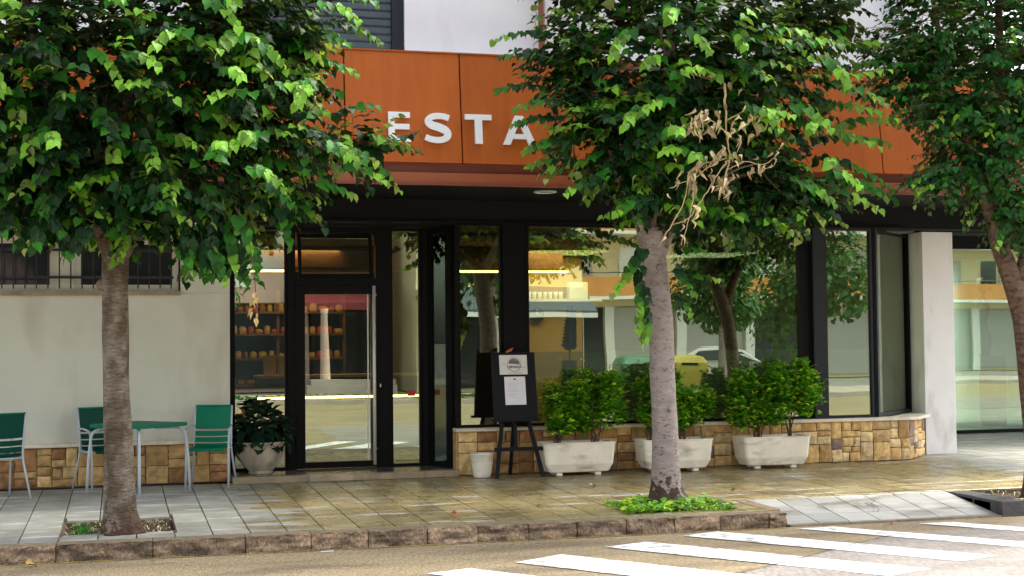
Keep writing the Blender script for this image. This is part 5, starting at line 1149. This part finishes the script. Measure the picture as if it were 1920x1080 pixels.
for nm, rr, y0, m_ in (('case', .14, 0, 'bread'), ('face', .122, -.012, 'dark_interior')):
    b = MB().lathe([(rr, 0), (rr, .015), (rr * .95, .02)], 0, 0, 28); o = b.build(nm, m_, ck, world=False); o.rotation_euler = (pi / 2, 0, 0); o.location = (0, y0, 0)
MB().box(-.004, .004, -.036, -.033, 0, .09).build('hand', 'cup', ck, world=False); MB().box(0, .06, -.036, -.033, -.004, .004).build('hand', 'cup', ck, world=False)
vp = thing('vase_plant', (6.1, 19.2, .07), label='tall dark vase holding a leafy stem behind the window', cat='plant'); MB().lathe([(.10, 0), (.13, .1), (.12, .9), (.10, 1.25), (.09, 1.25), (.1, .9)], sides=20).build('vase', 'black_frame', vp, world=False, smooth=True)
MB().tube([(6.1, 19.2, 1.3), (6.12, 19.2, 1.7), (6.15, 19.2, 2.1)], .012, 8).build('stem', 'leaf_dark', vp)
L = Leaves()
for i in range(12):
    for s in (-1, 1): L.add((6.11 + i * .003, 19.2, 1.5 + i * .05), (s * 1, 0, .5), (0, -1, .3), .13 - .004 * i, rnd.randrange(5), 0)
LL_ = L.build(TSM, 'leaves', ['pot_leaf'], vp)
tc = thing('round_table', (7.3, 18.6, .07), label='small round indoor table behind the window film', cat='table'); MB().lathe([(.30, .72), (.31, .735), (.30, .75)], sides=24).build('tabletop', 'wood', tc, world=False); MB().lathe([(.2, 0), (.2, .015), (.03, .03), (.03, .719)], sides=16).build('pedestal', 'black_frame', tc, world=False)
# right wing: pillar and sculpture
tag(MB().lathe([(.30, .01), (.30, .12), (.27, .14), (.26, 2.98)], 0, 0, 28).build('round_pillar', 'column_paint', None, smooth=True), 'round pale pillar inside the right hand window', 'pillar').location = (14.45, 22.4, .0)
sc_ = thing('sculpture', (15.0, 22.6, .0), label='dark elongated figure sculpture on a rough brown plinth inside the right window', cat='sculpture')
MB().box(14.72, 15.28, 22.35, 22.85, .011, 1.25).build('plinth', 'plinth', sc_, bevel=.01)
p, r = densify([(15.0, 22.6, 1.25), (15.02, 22.6, 1.55), (14.98, 22.6, 1.85), (15.03, 22.6, 2.1), (14.99, 22.6, 2.3), (14.98, 22.6, 2.42)], [.12, .14, .09, .11, .05, .06], .05)
MB().tube(p, r, 16).build('figure', 'bronze', sc_, smooth=True)
p, r = densify([(14.84, 22.6, 2.44), (14.92, 22.6, 2.5), (15.0, 22.6, 2.53), (15.1, 22.6, 2.5), (15.17, 22.6, 2.42)], [.05, .12, .15, .12, .04], .03); MB().tube(p, r, 16, disp=lambda q: NZ((q.x * 9, q.y * 9, q.z * 9)) * .3).build('hair', 'bronze', sc_, smooth=True)

# ------------------------------------------------------------------ across the street: what the glass mirrors
def opp_building(name, x0, x1, y, floors, wallm, label, balc=None, ground='grey_shutter', depth=12, h0=3.6, h=2.9):
    t = thing(name, ((x0 + x1) / 2, y, 0), label=label, cat='building')
    ztop = h0 + floors * h
    MB().box(x0, x1, y - depth, y - .25, -.2, ztop).build('core', wallm, t)
    rnd = random.Random(int(x0 * 7)); bays = max(1, int((x1 - x0) / 3.4)); bwid = (x1 - x0) / bays
    for i in range(bays):
        a = x0 + i * bwid
        MB().box(a, a + .45, y - .248, y + .0, -.2, h0 - .3).build('pier', 'white_trim' if ground == 'grey_shutter' else wallm, t)
        MB().box(a + .5, a + bwid - .05, y - .246, y - .18, -.05, h0 - .5).build('ground_bay', ground if i % 3 else 'dark_glass', t)
        for f in range(floors):
            z = h0 + f * h
            MB().box(a + bwid * .22, a + bwid * .5, y - .248, y - .20, z + .15, z + 2.2).build('window', 'dark_glass' if rnd.random() < .6 else 'white_trim', t)
            MB().box(a + bwid * .55, a + bwid * .85, y - .248, y - .20, z + .8, z + 2.2).build('window', 'grey_shutter', t)
    MB().box(x0, x1, y - .246, y + .05, h0 - .45, h0 - .05).build('fascia_band', wallm, t)
    if balc:
        for f in range(floors):
            z = h0 + f * h; MB().box(x0 + .3, x1 - .3, y - .246, y + 1.0, z - .15, z).build('balcony_slab', 'white_trim', t); MB().box(x0 + .3, x1 - .3, y + .9, y + 1.0, z, z + .85).build('balcony_front', balc, t)
            MB().tube([(x0 + .3, y + .95, z + 1.02), (x1 - .3, y + .95, z + 1.02)], .025, 6).build('balcony_rail', 'iron', t)
    return t
opp_building('apartment_block', 17.5, 62, -27, 4, 'cream', 'cream apartment block with orange balcony fronts across the street, mirrored in the glass', 'orange_wall')
opp_building('corner_building', 10.5, 16.5, -16.5, 3, 'cream', 'cream corner building over a blue shop awning across the street, mirrored in the window', None, 'dark_glass', depth=6)
aw = thing('blue_awning', (13.5, -15.6, 3), label='dull blue shop awning with white edge across the street', cat='awning'); MB().add([(10.6, -16.4, 3.6), (16.4, -16.4, 3.6), (16.4, -14.8, 2.7), (10.6, -14.8, 2.7), (10.6, -16.4, 3.5), (16.4, -16.4, 3.5), (16.4, -14.8, 2.6), (10.6, -14.8, 2.6)], [(0, 1, 2, 3), (7, 6, 5, 4), (3, 2, 6, 7), (0, 3, 7, 4), (1, 5, 6, 2)]).build('canopy', 'awning_blue', aw); MB().box(10.6, 16.4, -14.8, -14.75, 2.45, 2.62).build('valance', 'white_trim', aw)
opp_building('pink_building', -14, 9.8, -19, 3, 'pink_wall', 'pinkish building with a dark red awning across the street, mirrored in the door', None, 'dark_glass', depth=10)
ra = thing('red_awning', (3, -18, 3), label='dark red awning above the pink building entrance across the street', cat='awning'); MB().add([(6.2, -18.9, 3.9), (9.7, -18.9, 3.9), (9.7, -17.2, 3.1), (6.2, -17.2, 3.1), (9.7, -17.2, 2.85), (6.2, -17.2, 2.85), (9.7, -18.9, 3.6), (6.2, -18.9, 3.6)], [(0, 1, 2, 3), (3, 2, 4, 5), (5, 4, 6, 7), (0, 3, 5, 7), (1, 6, 4, 2)]).build('canopy', 'awning_red', ra)
for i in range(2): tag(MB().lathe([(.28, -.2), (.28, .1), (.2, .2), (.12, 2.7), (.16, 2.9)], 0, 0, 16).build('round_column', 'pink_wall', None, smooth=True), 'pale round column by the red awning, %s of the two' % ('left', 'right')[i], 'column').location = (7.2 + i * 1.9, -17.1, 0)
tag(MB().box(6.4, 9.7, -16.9, -16.2, -.2, .1).box(6.6, 9.7, -17.4, -16.5, .102, .3).build('entrance_steps', 'opp_paving', loc=(7, -16, -.2)), 'pale stone entrance steps under the red awning', 'steps')
def far_tree(x, y, h, r, seed, label):
    rnd = random.Random(seed); t = thing('plane_tree', (x, y, -.06), label=label, cat='tree', group='trees across the street')
    MB().tube(*densify([(x, y, -.1), (x + .05, y, 1.5), (x, y, 3), (x + .1, y, h - r)], [.19, .15, .14, .08], .3), sides=12).build('trunk', 'bark_b', t, smooth=True)
    for k in range(4): a = k * 1.6 + seed; MB().tube([(x, y, 2.6), (x + cos(a) * r * .5, y + sin(a) * r * .5, h - r * .6)], .05, 8).build('limb', 'bark_b', t)
    L = Leaves(); lumps = [(rnd.uniform(-.5, .5) * r, rnd.uniform(-.5, .5) * r, rnd.uniform(-.5, .6) * r, rnd.uniform(.45, .7) * r) for _ in range(9)]
    for k in range(3800):
        c = rnd.choice(lumps); u = rnd.uniform(-1, 1); th = rnd.uniform(0, 2 * pi); s = sqrt(1 - u * u); dv = np.array([s * cos(th), s * sin(th), u])
        p = np.array([x + c[0], y + c[1], h - r + c[2]]) + dv * c[3] * rnd.uniform(.5, 1)
        L.add(p, dv + np.array([rnd.uniform(-1, 1), rnd.uniform(-1, 1), -.6]), dv + np.array([0, 0, .8]), rnd.uniform(.14, .24), rnd.randrange(3), 0)
    L.build(TSH, 'crown', ['far_leaf'], t)
for i, (x, y, h, r, lb) in enumerate([(1.5, -9, 6.5, 2.2, 'leafy tree across the street, mirrored in the leftmost pane'), (11.2, -9.6, 6.5, 1.9, 'leafy tree in front of the blue awning across the street'), (24.5, -14, 5.8, 2.5, 'leafy tree in front of the orange balconies across the street'), (19.3, -10.5, 5.0, 1.5, 'slender leafy tree beside the recycling containers'), (-6, -9, 7, 2.5, 'leafy tree across the street at the far left')]): far_tree(x, y, h, r, i + 2, lb)
L = Leaves()
for k in range(2600):
    x = rnd.uniform(-10, 14); y = -7.5 + rnd.gauss(0, .25); a = rnd.uniform(0, 6.3); L.add((x, y, -.05 + rnd.uniform(0, .1)), (cos(a), sin(a), .8), (0, 0, 1), rnd.uniform(.08, .16), rnd.randrange(3), 0)
tag(L.build(TSH, 'verge', ['far_leaf'], None), 'green verge along the kerb across the street', 'verge')
for (x, m_, lb) in ((18.6, 'bin_green', 'green recycling container across the street'), (20.6, 'bin_yellow', 'yellow recycling container across the street')):
    t = thing('recycling_container', (x, -17, -.2), label=lb, cat='container'); t.scale = (.8, .8, .72); b = MB(); rings(b, [(rrect(.85, .65, .15), .08), (rrect(.95, .75, .2), .9), (rrect(.95, .75, .2), 1.3), (rrect(.8, .6, .2), 1.6), (rrect(.4, .3, .1), 1.72)]); b.build('body', m_, t, world=False)
    MB().box(-.4, .4, .70, .765, 1.15, 1.3).build('slot', 'black_frame', t, world=False)
    for s in (-.7, .7): MB().box(s - .08, s + .08, -.5, .5, 0, .085).build('foot', 'black_frame', t, world=False)
car = thing('white_hatchback', (23.0, -18.2, -.2), radians(205), 'white hatchback with roof rails parked across the street, mirrored in the big window', 'car'); car.name = 'parked_car'
prof = [(-2.0, .35), (-2.05, .6), (-1.98, .85), (-1.2, .98), (-.55, 1.40), (.2, 1.50), (1.2, 1.46), (1.75, 1.15), (1.98, .95), (2.02, .55), (1.95, .30)]
b = MB(); vs = []; n = len(prof)
for s in (-1, 1):
    for x, z in prof: vs.append((x, s * (.86 if z < 1.0 else .86 - (z - 1.0) * .42), z))
b.add(vs, [tuple(range(n)), tuple(range(n, 2 * n))[::-1]] + [(i, n + i, n + (i + 1) % n, (i + 1) % n) for i in range(n)]).build('body', 'car_white', car, world=False, bevel=.03)
for s in (-1, 1):
    MB().add([(-1.05, s * .84, 1.0), (.25, s * .85, 1.0), (.25, s * .70, 1.40), (-.50, s * .72, 1.34)], [(0, 1, 2, 3)]).build('side_window', 'dark_glass', car, world=False); MB().add([(.3, s * .85, 1.0), (1.5, s * .84, 1.05), (1.15, s * .72, 1.36), (.3, s * .70, 1.40)], [(0, 1, 2, 3)]).build('side_window', 'dark_glass', car, world=False)
    MB().box(1.90, 2.0, s * .62 - .12, s * .62 + .12, .85, 1.1).build('tail_light', 'tail', car, world=False); MB().tube([(-.3, s * .55, 1.53), (1.1, s * .55, 1.52)], .02, 6).build('roof_rail', 'steel', car, world=False)
    for x in (-1.3, 1.3):
        o = MB().lathe([(.22, -.1), (.31, -.1), (.32, 0), (.31, .1), (.22, .1)], 0, 0, 20).build('wheel', 'tyre', car, world=False); o.rotation_euler = (pi / 2, 0, 0); o.location = (x, s * .78, .32)
        o2 = MB().lathe([(.2, -.02), (.2, .02)], 0, 0, 16).build('rim', 'rim', car, world=False); o2.rotation_euler = (pi / 2, 0, 0); o2.location = (x, s * .88, .32)
MB().add([(1.32, -.66, 1.40), (1.32, .66, 1.40), (1.82, .72, 1.08), (1.82, -.72, 1.08)], [(0, 3, 2, 1)]).build('rear_window', 'dark_glass', car, world=False)
